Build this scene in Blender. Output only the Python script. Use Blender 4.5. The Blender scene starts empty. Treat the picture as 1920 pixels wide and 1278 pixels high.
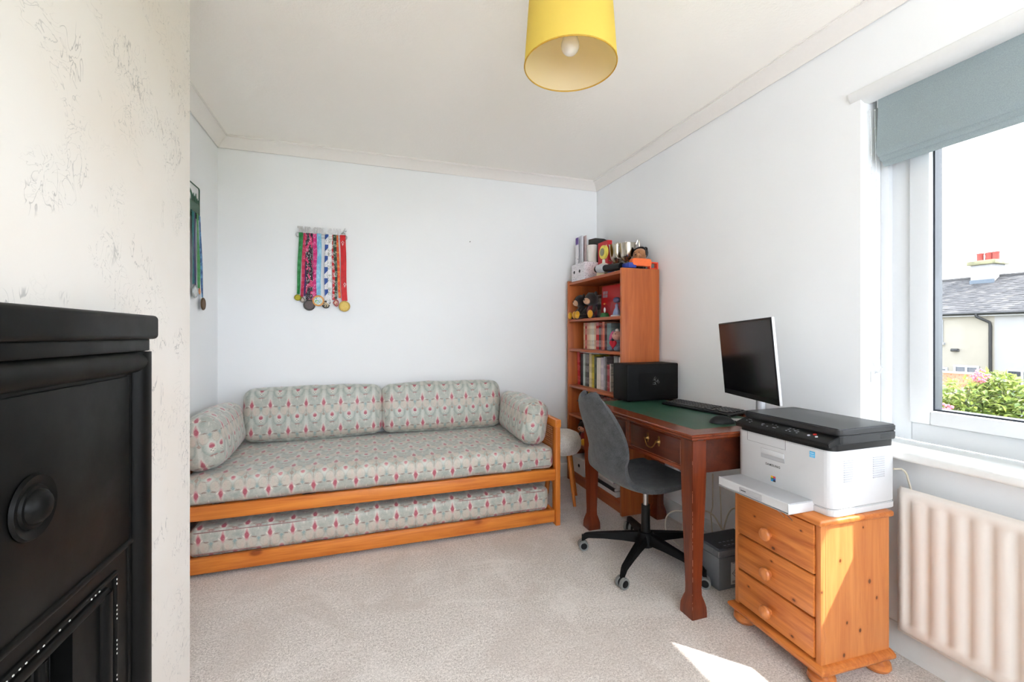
import bpy, bmesh, math, random
from mathutils import Matrix, Vector, noise

random.seed(7)
SC = bpy.context.scene
COL = SC.collection
PI = math.pi

# ------------------------------------------------------------------ camera
cam_data = bpy.data.cameras.new('camera')
cam = bpy.data.objects.new('camera', cam_data)
COL.objects.link(cam)
cam.location = (0.0, 0.0, 1.18)
cam.rotation_euler = (PI / 2, 0, -math.radians(18.62))
cam_data.sensor_width = 36.0
cam_data.lens = 823.2 / 1920 * 36.0
cam_data.shift_y = -12.7 / 1920
cam_data.clip_start = 0.02
cam_data.clip_end = 300
SC.camera = cam

# ------------------------------------------------------------------ sky, sun, exposure
world = bpy.data.worlds.new('sky')
SC.world = world
world.use_nodes = True
bg = world.node_tree.nodes['Background']
bg.inputs[0].default_value = (0.88, 0.95, 1.05, 1)
bg.inputs[1].default_value = 1.0

sun_data = bpy.data.lights.new('sun', 'SUN')
sun_data.energy = 1.4
sun_data.angle = math.radians(0.53)
sun_data.color = (1.0, 0.97, 0.93)
sun = bpy.data.objects.new('sun', sun_data)
COL.objects.link(sun)
sun.location = (8, -8, 12)
sun.rotation_euler = Vector((-1.0, 1.10, -1.52)).to_track_quat('-Z', 'Y').to_euler()

port = bpy.data.lights.new('window_portal', 'AREA')
port.shape = 'RECTANGLE'
port.size = 2.05
port.size_y = 1.40
port.cycles.is_portal = True
po = bpy.data.objects.new('window_portal', port)
COL.objects.link(po)
po.location = (2.22, 0.225, 1.45)
po.rotation_euler = (PI / 2, 0, PI / 2)          # faces -X, into the room

po2 = po.copy(); po2.data = port.copy(); COL.objects.link(po2)  # sky portal for the added window behind the viewpoint
po2.data.size, po2.data.size_y = 2.12, 1.42
po2.location = (.5, -1.47, 1.5)
po2.rotation_euler = (-PI / 2, 0, 0)                # faces +Y, into the room

vs = SC.view_settings
vs.view_transform = 'Standard'
vs.look = 'None'
vs.gamma = 1.0
vs.use_curve_mapping = False
vs.exposure = 3.36
SC.cycles.use_denoising = True
SC.cycles.use_adaptive_sampling = True
SC.cycles.adaptive_threshold = 0.06
SC.cycles.adaptive_min_samples = 16
SC.cycles.max_bounces = 9
SC.cycles.diffuse_bounces = 7
SC.cycles.glossy_bounces = 3
SC.cycles.transmission_bounces = 8
SC.cycles.transparent_max_bounces = 12
SC.cycles.sample_clamp_indirect = 8.0
SC.cycles.caustics_reflective = False
SC.cycles.caustics_refractive = False

# ------------------------------------------------------------------ node helpers
def lin(c):
    return c / 12.92 if c <= 0.04045 else ((c + 0.055) / 1.055) ** 2.4

def S(r, g, b):
    return (lin(r / 255), lin(g / 255), lin(b / 255), 1.0)

class X:
    """a value socket with arithmetic"""
    def __init__(s, nt, k): s.nt, s.k = nt, k
    def op(s, o, b=None, c=None, clamp=False):
        n = s.nt.nodes.new('ShaderNodeMath'); n.operation = o; n.use_clamp = clamp
        for i, v in enumerate((s, b, c)):
            if v is None: continue
            if isinstance(v, X): s.nt.links.new(v.k, n.inputs[i])
            else: n.inputs[i].default_value = v
        return X(s.nt, n.outputs[0])
    def __add__(s, o): return s.op('ADD', o)
    def __sub__(s, o): return s.op('SUBTRACT', o)
    def __mul__(s, o): return s.op('MULTIPLY', o)
    def __truediv__(s, o): return s.op('DIVIDE', o)
    __radd__ = __add__
    __rmul__ = __mul__
    def abs(s): return s.op('ABSOLUTE')
    def fract(s): return s.op('FRACT')
    def sqrt(s): return s.op('SQRT')
    def max(s, o): return s.op('MAXIMUM', o)
    def min(s, o): return s.op('MINIMUM', o)
    def step(s, a, b):
        n = s.nt.nodes.new('ShaderNodeMapRange'); n.interpolation_type = 'SMOOTHSTEP'
        s.nt.links.new(s.k, n.inputs[0]); n.inputs[1].default_value = a; n.inputs[2].default_value = b
        return X(s.nt, n.outputs[0])

class M:
    """material builder round one Principled shader"""
    def __init__(s, name, col=(.8, .8, .8, 1), rough=.5, metal=0.0, spec=.5, **kw):
        s.m = bpy.data.materials.new(name); s.m.use_nodes = True
        s.nt = s.m.node_tree; s.b = s.nt.nodes['Principled BSDF']
        s.b.inputs['Base Color'].default_value = col
        s.b.inputs['Roughness'].default_value = rough
        s.b.inputs['Metallic'].default_value = metal
        s.b.inputs['Specular IOR Level'].default_value = spec
        for k, v in kw.items(): s.b.inputs[k.replace('_', ' ')].default_value = v
    def coord(s, kind='Object', scale=(1, 1, 1), rot=(0, 0, 0), loc=(0, 0, 0)):
        t = s.nt.nodes.new('ShaderNodeTexCoord'); p = s.nt.nodes.new('ShaderNodeMapping')
        p.inputs['Scale'].default_value = scale; p.inputs['Rotation'].default_value = rot; p.inputs['Location'].default_value = loc
        s.nt.links.new(t.outputs[kind], p.inputs[0]); return p.outputs[0]
    def xyz(s, vec):
        n = s.nt.nodes.new('ShaderNodeSeparateXYZ'); s.nt.links.new(vec, n.inputs[0])
        return [X(s.nt, o) for o in n.outputs]
    def noise(s, vec, scale=5, detail=3, rough=.5, dist=0.0):
        n = s.nt.nodes.new('ShaderNodeTexNoise'); s.nt.links.new(vec, n.inputs['Vector'])
        n.inputs['Scale'].default_value = scale; n.inputs['Detail'].default_value = detail
        n.inputs['Roughness'].default_value = rough; n.inputs['Distortion'].default_value = dist
        return X(s.nt, n.outputs[0])
    def voro(s, vec, scale=5, feature='F1', rand=1.0):
        n = s.nt.nodes.new('ShaderNodeTexVoronoi'); s.nt.links.new(vec, n.inputs['Vector']); n.feature = feature
        n.inputs['Scale'].default_value = scale; n.inputs['Randomness'].default_value = rand
        return X(s.nt, n.outputs[0])
    def ramp(s, fac, stops):
        n = s.nt.nodes.new('ShaderNodeValToRGB'); s.nt.links.new(fac.k, n.inputs[0])
        e = n.color_ramp.elements
        while len(e) < len(stops): e.new(0.5)
        for i, (p, c) in enumerate(stops): e[i].position = p; e[i].color = c
        return n.outputs[0]
    def mix(s, a, b, f):
        n = s.nt.nodes.new('ShaderNodeMix'); n.data_type = 'RGBA'
        for sock, v in ((n.inputs[6], a), (n.inputs[7], b), (n.inputs[0], f)):
            if isinstance(v, X): s.nt.links.new(v.k, sock)
            elif isinstance(v, (tuple, float, int)): sock.default_value = v
            else: s.nt.links.new(v, sock)
        return n.outputs[2]
    def color(s, k): s.nt.links.new(k, s.b.inputs['Base Color']); return s
    def rough(s, x): s.nt.links.new(x.k, s.b.inputs['Roughness']); return s
    def bump(s, x, strength=.2, dist=.002):
        n = s.nt.nodes.new('ShaderNodeBump'); n.inputs['Strength'].default_value = strength; n.inputs['Distance'].default_value = dist
        s.nt.links.new(x.k, n.inputs['Height']); s.nt.links.new(n.outputs[0], s.b.inputs['Normal']); return s

def plain(name, col, rough=.5, metal=0.0, grain=0.0, gscale=60, bump=0.0, **kw):
    """one colour with a little procedural variation"""
    m = M(name, col, rough, metal, **kw)
    if grain or bump:
        v = m.coord(); n = m.noise(v, gscale, 4, .6)
        if grain:
            c2 = tuple(max(0, c * (1 - grain)) for c in col[:3]) + (1,)
            c3 = tuple(min(1, c * (1 + grain)) for c in col[:3]) + (1,)
            m.color(m.ramp(n, [(.3, c2), (.7, c3)]))
        if bump: m.bump(n, bump, .002)
    return m.m

def wood(name, light, dark, axis=0, scale=1.0, rough=.4, knots=False, fine=1.0, bump=.06):
    """long grain along one object axis"""
    m = M(name, light, rough)
    st = [9 * scale] * 3; st[axis] = .7 * scale
    v = m.coord(scale=tuple(st))
    n1 = m.noise(v, 2.2, 5, .6, .8)
    st2 = [60 * scale] * 3; st2[axis] = 2.0 * scale
    n2 = m.noise(m.coord(scale=tuple(st2)), 2.0, 3, .6)
    f = n1 * .75 + n2 * (.25 * fine)
    c = m.ramp(f, [(.28, dark), (.62, light)])
    if isinstance(knots, list):
        x, y, z = m.xyz(m.coord()); ks = {1: (4, 1.5, 1), 2: (1, 3, 1.35)}[axis]
        for kx, ky, kz, kr in knots:
            wob = m.noise(m.coord(), 40, 2) * .5 + .75
            d = (((x - kx) / (kr * ks[0])) * ((x - kx) / (kr * ks[0])) + ((y - ky) / (kr * ks[1])) * ((y - ky) / (kr * ks[1])) + ((z - kz) / (kr * ks[2])) * ((z - kz) / (kr * ks[2]))).sqrt() * wob
            c = m.mix(c, dark, d.step(2.6, 1.1) * .5)
            c = m.mix(c, tuple(q * .25 for q in dark[:3]) + (1,), d.step(1.1, .7) * .9)
    elif knots:
        st3 = [6.0] * 3; st3[axis] = 3.2
        kv = m.voro(m.coord(scale=tuple(st3)), 1.0)
        k = kv.step(.13, .05)
        c = m.mix(c, tuple(x * .32 for x in dark[:3]) + (1,), k)
        ring = kv.step(.26, .12) * .35
        c = m.mix(c, dark, ring)
    m.color(c); m.bump(n2, bump, .001)
    return m.m

MAT = {}
# walls, ceiling, carpet
def wall_mat():
    m = M('white_emulsion', S(232, 234, 236), .75)
    v = m.coord('Object'); n = m.noise(v, 140, 3, .6); n2 = m.noise(v, 1.3, 2, .5)
    m.color(m.ramp(n2, [(.3, S(238, 240, 242)), (.7, S(242, 244, 245))])); m.bump(n, .05, .001); return m.m
MAT['wall'] = wall_mat()
def ceil_mat():
    m = M('ceiling_paint', S(251, 247, 240), .8)
    n = m.noise(m.coord(), 70, 4, .65); m.bump(n, .35, .004); return m.m
MAT['ceiling'] = ceil_mat()
def carpet_mat():
    m = M('beige_carpet', S(190, 178, 168), .95, spec=.1)
    v = m.coord('Object')
    n1 = m.noise(v, 190, 3, .75); n2 = m.noise(v, 2.1, 5, .62, 1.2); n3 = m.noise(v, 55, 3, .7)
    n4 = m.noise(v, 95, 3, .8)
    base = m.ramp(n1 * .5 + n4 * .5, [(.33, S(154, 142, 133)), (.67, S(246, 238, 231))])
    stre = m.noise(m.coord('Object', (1.0, 2.6, 1), (0, 0, .7)), 1.5, 2, .5, .9)
    lightened = m.mix(base, S(240, 233, 227), (stre - .53).abs().step(.034, .0) * .18)
    worn = m.mix(lightened, S(186, 172, 162), n2.step(.46, .66) * .38)
    worn = m.mix(worn, S(236, 228, 222), n2.step(.46, .32) * .30)
    m.color(worn); m.bump(n1 * .6 + n4 * .4, .45, .004)
    m.b.inputs['Sheen Weight'].default_value = .25
    m.b.inputs['Sheen Roughness'].default_value = .6
    return m.m
MAT['carpet'] = carpet_mat()
def paper_mat():
    """cream wallpaper with faint pencil sketches and script"""
    m = M('sketch_wallpaper', S(236, 229, 219), .8)
    v = m.coord('Object')
    patch = m.noise(v, 6.0, 1, .5).step(.48, .60)
    l1 = (m.noise(v, 15, 2, .5, 2.6) - .5).abs().step(.017, .002)
    v2 = m.coord('Object', (1, 1.0, .42), (.5, 0, 0))
    l2 = (m.noise(v2, 30, 2, .5, 1.2) - .5).abs().step(.024, .003)
    p2 = m.noise(v, 8.5, 1, .5).step(.57, .64)
    c = m.ramp(m.noise(v, 2.3, 3, .5), [(.3, S(226, 222, 216)), (.7, S(222, 214, 204))])
    c = m.mix(c, S(150, 148, 146), l1 * patch * .42)
    c = m.mix(c, S(128, 126, 124), l2 * p2 * .50)
    m.color(c); m.bump(m.noise(v, 90, 3), .08, .001); return m.m
MAT['wallpaper'] = paper_mat()
MAT['cornice'] = plain('cornice_paint', S(240, 236, 231), .6, grain=.01)
MAT['gloss'] = plain('white_gloss_paint', S(224, 225, 224), .3, grain=.01)
MAT['upvc'] = plain('white_upvc', S(218, 221, 224), .28, grain=.006)
MAT['gasket'] = plain('dark_glazing_gasket', S(26, 34, 44), .5, grain=.1)
def glass_mat(name='window_glass', tint=(1, 1, 1, 1)):
    m = bpy.data.materials.new(name); m.use_nodes = True; nt = m.node_tree
    nt.nodes.remove(nt.nodes['Principled BSDF']); out = nt.nodes['Material Output']
    tr = nt.nodes.new('ShaderNodeBsdfTransparent'); tr.inputs[0].default_value = tint
    gl = nt.nodes.new('ShaderNodeBsdfGlossy'); gl.inputs['Roughness'].default_value = .02
    lw = nt.nodes.new('ShaderNodeLayerWeight'); lw.inputs[0].default_value = .5
    pw = nt.nodes.new('ShaderNodeMath'); pw.operation = 'POWER'; pw.inputs[1].default_value = 5.0; nt.links.new(lw.outputs['Facing'], pw.inputs[0])
    fr = nt.nodes.new('ShaderNodeMath'); fr.operation = 'MULTIPLY_ADD'; fr.inputs[1].default_value = .8; fr.inputs[2].default_value = .025; nt.links.new(pw.outputs[0], fr.inputs[0])
    mx = nt.nodes.new('ShaderNodeMixShader')
    nt.links.new(fr.outputs[0], mx.inputs[0]); nt.links.new(tr.outputs[0], mx.inputs[1]); nt.links.new(gl.outputs[0], mx.inputs[2])
    nt.links.new(mx.outputs[0], out.inputs[0]); return m
MAT['glass'] = glass_mat()
MAT['clear'] = glass_mat('clear_dome', (.93, .92, .95, 1))
def blind_mat():
    m = M('grey_green_blind_fabric', S(158, 172, 174), .85)
    v = m.coord(); n = m.noise(v, 420, 2, .6)
    m.color(m.ramp(n, [(.3, S(134, 147, 151)), (.7, S(152, 165, 168))])); m.bump(n, .12, .001); return m.m
MAT['blind'] = blind_mat()
MAT['radiator'] = plain('cream_radiator_enamel', S(214, 207, 200), .32, grain=.01, gscale=8)
# furniture
KNOTS = []
KNOTF = [(-.161, .002, .334, .0034), (-.161, -.006, .386, .0060), (-.161, -.092, .244, .0050), (-.161, -.086, .112, .0046), (-.161, .080, .470, .0036), (-.161, .110, .180, .0040), (-.161, -.120, .500, .0032)]
for px, py, r in ((835, 495, .0052), (1035, 635, .0066), (1085, 740, .0050), (880, 890, .0042), (970, 940, .0060), (860, 1095, .0054), (1060, 1090, .0050), (715, 690, .0040), (990, 295, .0034)):
    t_ = px - 708.0; a_ = 265 - .07 * t_; b_ = 1195 - .22 * t_
    KNOTS.append((t_ / 467 * .31 - .155, -.188, .545 - (py - a_) / (b_ - a_) * .485, r))
MAT['pine'] = wood('orange_pine', S(224, 138, 56), S(182, 88, 28), 0, 1.0, .38, True)
MAT['pine_y'] = wood('orange_pine_depth', S(220, 134, 54), S(180, 86, 28), 1, 1.0, .38, False)
MAT['pine_z'] = wood('orange_pine_upright', S(218, 132, 52), S(178, 84, 28), 2, 1.0, .38, False)
MAT['npine_y'] = wood('varnished_pine_drawer', S(208, 128, 62), S(150, 70, 26), 1, 1.2, .35, KNOTF)
MAT['npine_z'] = wood('varnished_pine_side', S(206, 134, 76), S(176, 98, 46), 2, 1.1, .35, KNOTS)
MAT['teak'] = wood('reddish_teak_upright', S(190, 104, 52), S(152, 72, 30), 2, 1.0, .38, False)
MAT['teak_y'] = wood('reddish_teak_shelf', S(176, 92, 48), S(138, 64, 30), 1, 1.0, .38, False)
MAT['mahog_y'] = wood('mahogany_rail', S(122, 56, 30), S(78, 32, 18), 1, 1.0, .25, False)
MAT['mahog_z'] = wood('mahogany_leg', S(118, 52, 28), S(74, 30, 17), 2, 1.0, .25, False)
MAT['mahog_d'] = wood('dark_mahogany_drawer', S(86, 40, 26), S(52, 24, 16), 1, 1.0, .3, False)
def leather_mat():
    m = M('green_leather', S(30, 74, 54), .42)
    v = m.coord(); n = m.noise(v, 3.0, 3, .6); g = m.noise(v, 320, 3, .6)
    m.color(m.ramp(n, [(.3, S(22, 60, 44)), (.7, S(38, 84, 62))])); m.bump(g, .25, .001); return m.m
MAT['leather'] = leather_mat()
MAT['brass'] = plain('antique_brass', S(150, 118, 72), .35, 1.0, grain=.2)
MAT['steel'] = plain('brushed_steel', S(190, 190, 192), .28, 1.0, grain=.06)
MAT['chrome'] = plain('silver_plate', S(200, 192, 178), .2, 1.0, grain=.08)
MAT['gold'] = plain('gold_plate', S(226, 190, 92), .3, 1.0, grain=.1)
MAT['black_plastic'] = plain('black_plastic', S(15, 16, 17), .45, grain=.1, spec=.3)
MAT['black_gloss'] = plain('glossy_black_plastic', S(16, 17, 19), .18, grain=.05)
MAT['black_metal'] = plain('black_powder_coat', S(11, 11, 12), .55, grain=.15, spec=.2)
MAT['charcoal'] = plain('charcoal_plastic', S(38, 39, 41), .40, grain=.05)
MAT['ink'] = plain('black_ink', S(22, 22, 24), .6, grain=.05)
def paint_black():
    m = M('black_gloss_paint', S(10, 10, 10), .35, spec=.13)
    v = m.coord(); n = m.noise(v, 9, 4, .6); d = m.noise(v, 3.2, 3, .6)
    m.color(m.ramp(d, [(.3, S(7, 8, 8)), (.75, S(15, 14, 12))])); m.bump(n, .10, .003)
    m.rough(n * .25 + .30); return m.m
MAT['fire_black'] = paint_black()
MAT['hearth_dark'] = plain('dark_hearth_face', S(14, 14, 14), .7, grain=.3)
MAT['chip'] = plain('chipped_paint', S(190, 188, 182), .7, grain=.1)
def felt_mat():
    m = M('grey_wool_upholstery', S(74, 76, 78), .95, spec=.1)
    v = m.coord(); n = m.noise(v, 330, 3, .8); b = m.noise(v, 24, 3, .6)
    m.color(m.ramp(n * .7 + b * .3, [(.32, S(36, 38, 40)), (.68, S(92, 94, 96))])); m.bump(n, .35, .002)
    m.b.inputs['Sheen Weight'].default_value = .2; return m.m
MAT['felt'] = felt_mat()
def fluffy_mat(name, a, b):
    m = M(name, a, .95, spec=.1); v = m.coord(); n = m.noise(v, 90, 4, .7, .6); n2 = m.noise(v, 300, 2, .7)
    m.color(m.ramp(n, [(.32, b), (.68, a)])); m.bump(n * .6 + n2 * .4, .9, .008)
    m.b.inputs['Sheen Weight'].default_value = .3; return m.m
MAT['fluff'] = fluffy_mat('cream_boucle', S(246, 241, 234), S(214, 208, 200))
MAT['white_plastic'] = plain('printer_white', S(200, 201, 203), .35, grain=.008)
MAT['grey_plastic'] = plain('printer_grey', S(172, 173, 177), .4, grain=.01)
MAT['paper'] = plain('white_paper', S(236, 236, 234), .8, grain=.01)
MAT['silver_plastic'] = plain('silver_plastic', S(198, 199, 202), .35, .3, grain=.02)
def screen_mat():
    m = M('dark_screen', S(12, 12, 13), .16, spec=.4); v = m.coord(); n = m.noise(v, 2.0, 2, .5)
    m.color(m.ramp(n, [(.3, S(10, 10, 11)), (.7, S(17, 16, 16))])); return m.m
MAT['screen'] = screen_mat()
MAT['battery'] = plain('grey_battery_case', S(104, 107, 111), .5, grain=.03)
MAT['battery_dark'] = plain('dark_grey_battery_lid', S(66, 70, 78), .5, grain=.05)
MAT['cable'] = plain('cream_cable', S(206, 198, 180), .5, grain=.03)
MAT['grey_rubber'] = plain('pale_grey_rubber', S(126, 128, 126), .6, grain=.03)

def fabric_mat():
    """satin print: tulips over paired petals in half-drop rows"""
    m = M('tulip_print_satin', S(196, 200, 190), .45)
    tc = m.nt.nodes.new('ShaderNodeUVMap'); tc.uv_map = 'UVMap'
    wob = m.nt.nodes.new('ShaderNodeTexNoise'); wob.inputs['Scale'].default_value = 42; wob.inputs['Detail'].default_value = 3; m.nt.links.new(tc.outputs[0], wob.inputs['Vector'])
    sw = m.nt.nodes.new('ShaderNodeSeparateColor'); m.nt.links.new(wob.outputs['Color'], sw.inputs[0])
    u, v, _ = m.xyz(tc.outputs[0]); nt = m.nt
    u = u + (X(nt, sw.outputs[0]) - .5) * .0085; v = v + (X(nt, sw.outputs[1]) - .5) * .0085
    PX, PY = .104, .170
    def cell(du, dv):
        x = ((u / PX + du).fract() - .5) * PX
        y = ((v / PY + dv).fract() - .5) * PY
        return x.abs(), y
    def ell(x, y, cx, cy, a, b, soft=.35):
        d = (((x - cx) / a) * ((x - cx) / a) + ((y - cy) / b) * ((y - cy) / b)).sqrt()
        return d.step(1.0 + soft * .5, 1.0 - soft * .5)
    def bud(x, y, cy, a, b, soft=.35):
        yy = (y - cy) / b; xx = x / (yy.max(0.0) * -.62 + 1.0) / a
        return (xx * xx + yy * yy).sqrt().step(1.0 + soft * .5, 1.0 - soft * .5)
    def ring(x, y, cx, cy, a, b, w):
        d = (((x - cx) / a) * ((x - cx) / a) + ((y - cy) / b) * ((y - cy) / b)).sqrt()
        return (d - 1.0).abs().step(w, w * .3)
    n = m.noise(tc.outputs[0], 30, 3, .6)
    xa, ya = cell(0, 0)
    xb, yb = cell(.5, .5)
    c = m.ramp(n, [(.3, S(154, 161, 153)), (.7, S(186, 184, 174))])
    # stem column between the rows
    c = m.mix(c, S(204, 208, 200), ell(xa, ya, 0, .045, .011, .045, .9) * .55)
    # teal sweeping leaves round the small tulip
    c = m.mix(c, S(134, 150, 144), ring(xb, yb, 0, .002, .036, .046, .2) * .5)
    c = m.mix(c, S(206, 214, 206), ell(xb, yb, 0, .0, .026, .034, .8) * .4)
    # paired petals under the big tulip
    c = m.mix(c, S(196, 186, 172), ell(xa, ya, .025, -.042, .020, .027, .5) * .75)
    c = m.mix(c, S(196, 180, 168), ell(xa, ya, .019, -.052, .007, .019, .6) * .7)
    c = m.mix(c, S(158, 138, 126), ring(xa, ya, .025, -.042, .020, .027, .12) * .28)
    c = m.mix(c, S(124, 96, 88), ell(xa, ya, .032, -.016 , .0115, .0036, .5) * .7)
    c = m.mix(c, S(146, 122, 108), ell(xa, ya, 0, -.045, .0026, .024, .6) * .55)
    c = m.mix(c, S(146, 104, 86), ((xa.abs() * 1.0) + (ya + .076).abs()).step(.0125, .008) * .55)
    # white chevron and halo under the big tulip
    c = m.mix(c, S(232, 224, 212), ((ya + .020) - xa * .75).abs().step(.0045, .002) * xa.step(.022, .016) * .9)
    c = m.mix(c, S(206, 196, 186), bud(xa, ya, .002, .017, .042, .7) * .6)
    # big tulip
    c = m.mix(c, S(196, 140, 142), bud(xa, ya, .000, .0105, .030, .45) * .9)
    c = m.mix(c, S(170, 78, 94), bud(xa, ya, -.002, .0095, .0170, .45) * .95)
    # small tulip, its diamond lattice and foot
    c = m.mix(c, S(208, 200, 190), ell(xb, yb, 0, .004, .016, .020, .7) * .6)
    c = m.mix(c, S(196, 126, 132), ell(xb, yb, 0, .004, .0105, .013, .45) * .9)
    c = m.mix(c, S(168, 76, 94), ell(xb, yb, 0, .000, .0100, .0085, .5) * .95)
    dia = (xb + (yb + .022).abs()).step(.014, .011)
    chk = ((u * 430.0).op('SINE') * (v * 430.0).op('SINE')).step(-.2, .3)
    c = m.mix(c, m.mix(S(228, 222, 210), S(120, 110, 96), chk), dia * .55)
    c = m.mix(c, S(156, 106, 102), ell(xb, yb, 0, -.046, .016, .0042, .5) * .75)
    c = m.mix(c, S(212, 206, 196), ell(xb, yb, 0, -.056, .003, .010, .6) * .6)
    # blue-green diamond at the meeting of the petals
    c = m.mix(c, S(120, 152, 158), (xb + (yb - .060).abs()).step(.012, .006) * .7)
    hat = m.noise(tc.outputs[0], 150, 3, .7)
    c = m.mix(c, S(206, 206, 198), hat.step(.52, .72) * .35)
    c = m.mix(c, S(132, 138, 130), hat.step(.46, .28) * .30)
    m.color(c)
    w = m.noise(tc.outputs[0], 900, 2, .5)
    m.bump(w, .06, .0006)
    m.b.inputs['Sheen Weight'].default_value = .25
    return m.m
MAT['tulip'] = fabric_mat()
MAT['piping'] = plain('dusky_pink_piping', S(150, 118, 116), .6, grain=.2, gscale=200)

# ------------------------------------------------------------------ mesh helpers
def merge(bm, t, mtx=None):
    if mtx is not None: bmesh.ops.transform(t, matrix=mtx, verts=t.verts)
    me = bpy.data.meshes.new('tmp'); t.to_mesh(me); t.free()
    bm.from_mesh(me); bpy.data.meshes.remove(me)
    return bm

def bmn(): return bmesh.new()

def box(x0, x1, y0, y1, z0, z1, bev=0.0, seg=2, bm=None, mtx=None, mi=0):
    t = bmn(); bmesh.ops.create_cube(t, size=1)
    bmesh.ops.scale(t, vec=(x1 - x0, y1 - y0, z1 - z0), verts=t.verts)
    if bev: bmesh.ops.bevel(t, geom=t.edges[:], offset=bev, segments=seg, affect='EDGES', profile=.5)
    bmesh.ops.translate(t, vec=((x0 + x1) / 2, (y0 + y1) / 2, (z0 + z1) / 2), verts=t.verts)
    if mi:
        for f in t.faces: f.material_index = mi
    if bm is None: bm = bmn()
    return merge(bm, t, mtx)

def frame_of(d):
    d = Vector(d).normalized()
    a = Vector((0, 0, 1)) if abs(d.z) < .9 else Vector((1, 0, 0))
    s = d.cross(a).normalized(); return s, s.cross(d).normalized(), d

def cyl(p0, p1, r0, r1=None, n=16, bm=None, cap=True, mi=0):
    bm = bm or bmn(); r1 = r0 if r1 is None else r1
    p0, p1 = Vector(p0), Vector(p1); s, t, d = frame_of(p1 - p0)
    A = []; B = []
    for i in range(n):
        a = 2 * PI * i / n; w = s * math.cos(a) + t * math.sin(a)
        A.append(bm.verts.new(p0 + w * r0)); B.append(bm.verts.new(p1 + w * r1))
    fs = [bm.faces.new((A[i], A[(i + 1) % n], B[(i + 1) % n], B[i])) for i in range(n)]
    if cap: fs += [bm.faces.new(A[::-1]), bm.faces.new(B)]
    for f in fs: f.material_index = mi
    return bm

def tube(pts, r, n=8, closed=False, bm=None, mi=0):
    """swept round tube; r a number or a list"""
    bm = bm or bmn(); P = [Vector(p) for p in pts]; m = len(P); rings = []
    up = None
    for i in range(m):
        a = P[(i - 1) % m] if (closed or i > 0) else P[i]
        b = P[(i + 1) % m] if (closed or i < m - 1) else P[i]
        d = (b - a).normalized()
        if up is None: s, up, _ = frame_of(d)
        s = d.cross(up)
        if s.length < 1e-5: s, up, _ = frame_of(d)
        s.normalize(); up = s.cross(d).normalized()
        rr = r[i] if isinstance(r, (list, tuple)) else r
        rings.append([bm.verts.new(P[i] + s * (math.cos(2 * PI * k / n) * rr) + up * (math.sin(2 * PI * k / n) * rr)) for k in range(n)])
    for i in range(m if closed else m - 1):
        A, B = rings[i], rings[(i + 1) % m]
        for k in range(n):
            f = bm.faces.new((A[k], A[(k + 1) % n], B[(k + 1) % n], B[k])); f.material_index = mi
    if not closed:
        bm.faces.new(rings[0][::-1]).material_index = mi; bm.faces.new(rings[-1]).material_index = mi
    return bm

def lathe(prof, c=(0, 0, 0), n=24, bm=None, mtx=None, cap=True, mi=0):
    t = bmn(); R = []
    for r, z in prof:
        R.append([t.verts.new((max(r, 1e-4) * math.cos(2 * PI * k / n), max(r, 1e-4) * math.sin(2 * PI * k / n), z)) for k in range(n)])
    for A, B in zip(R, R[1:]):
        for k in range(n): t.faces.new((A[k], A[(k + 1) % n], B[(k + 1) % n], B[k]))
    if cap: t.faces.new(R[0][::-1]); t.faces.new(R[-1])
    for f in t.faces: f.material_index = mi
    M4 = Matrix.Translation(c) @ (mtx if mtx is not None else Matrix())
    if bm is None: bm = bmn()
    return merge(bm, t, M4)

def ell(c, r, rot=None, seg=16, rings=10, bm=None, mi=0):
    t = bmn(); bmesh.ops.create_uvsphere(t, u_segments=seg, v_segments=rings, radius=1)
    for f in t.faces: f.material_index = mi
    M4 = Matrix.Translation(c) @ (rot if rot is not None else Matrix()) @ Matrix.Diagonal((r[0], r[1], r[2], 1))
    if bm is None: bm = bmn()
    return merge(bm, t, M4)

def prism(poly, o, ux, vx, depth, bm=None, bev=0.0, mi=0):
    """polygon in the plane (o, ux, vx), pushed along ux x vx by depth"""
    t = bmn(); ux, vx, o = Vector(ux), Vector(vx), Vector(o); w = ux.cross(vx).normalized() * depth
    A = [t.verts.new(o + ux * p[0] + vx * p[1]) for p in poly]
    B = [t.verts.new(v.co + w) for v in A]; n = len(poly)
    t.faces.new(A[::-1]); t.faces.new(B)
    for i in range(n): t.faces.new((A[i], A[(i + 1) % n], B[(i + 1) % n], B[i]))
    bmesh.ops.recalc_face_normals(t, faces=t.faces)
    if bev: bmesh.ops.bevel(t, geom=t.edges[:], offset=bev, segments=2, affect='EDGES')
    for f in t.faces: f.material_index = mi
    if bm is None: bm = bmn()
    return merge(bm, t)

def rrect(w, h, r, n=5, cx=0, cy=0):
    P = []
    for sx, sy, a0 in ((1, 1, 0), (-1, 1, 90), (-1, -1, 180), (1, -1, 270)):
        for i in range(n + 1):
            a = math.radians(a0 + 90 * i / n)
            P.append((cx + sx * (w / 2 - r) + r * math.cos(a), cy + sy * (h / 2 - r) + r * math.sin(a)))
    return P

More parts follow.
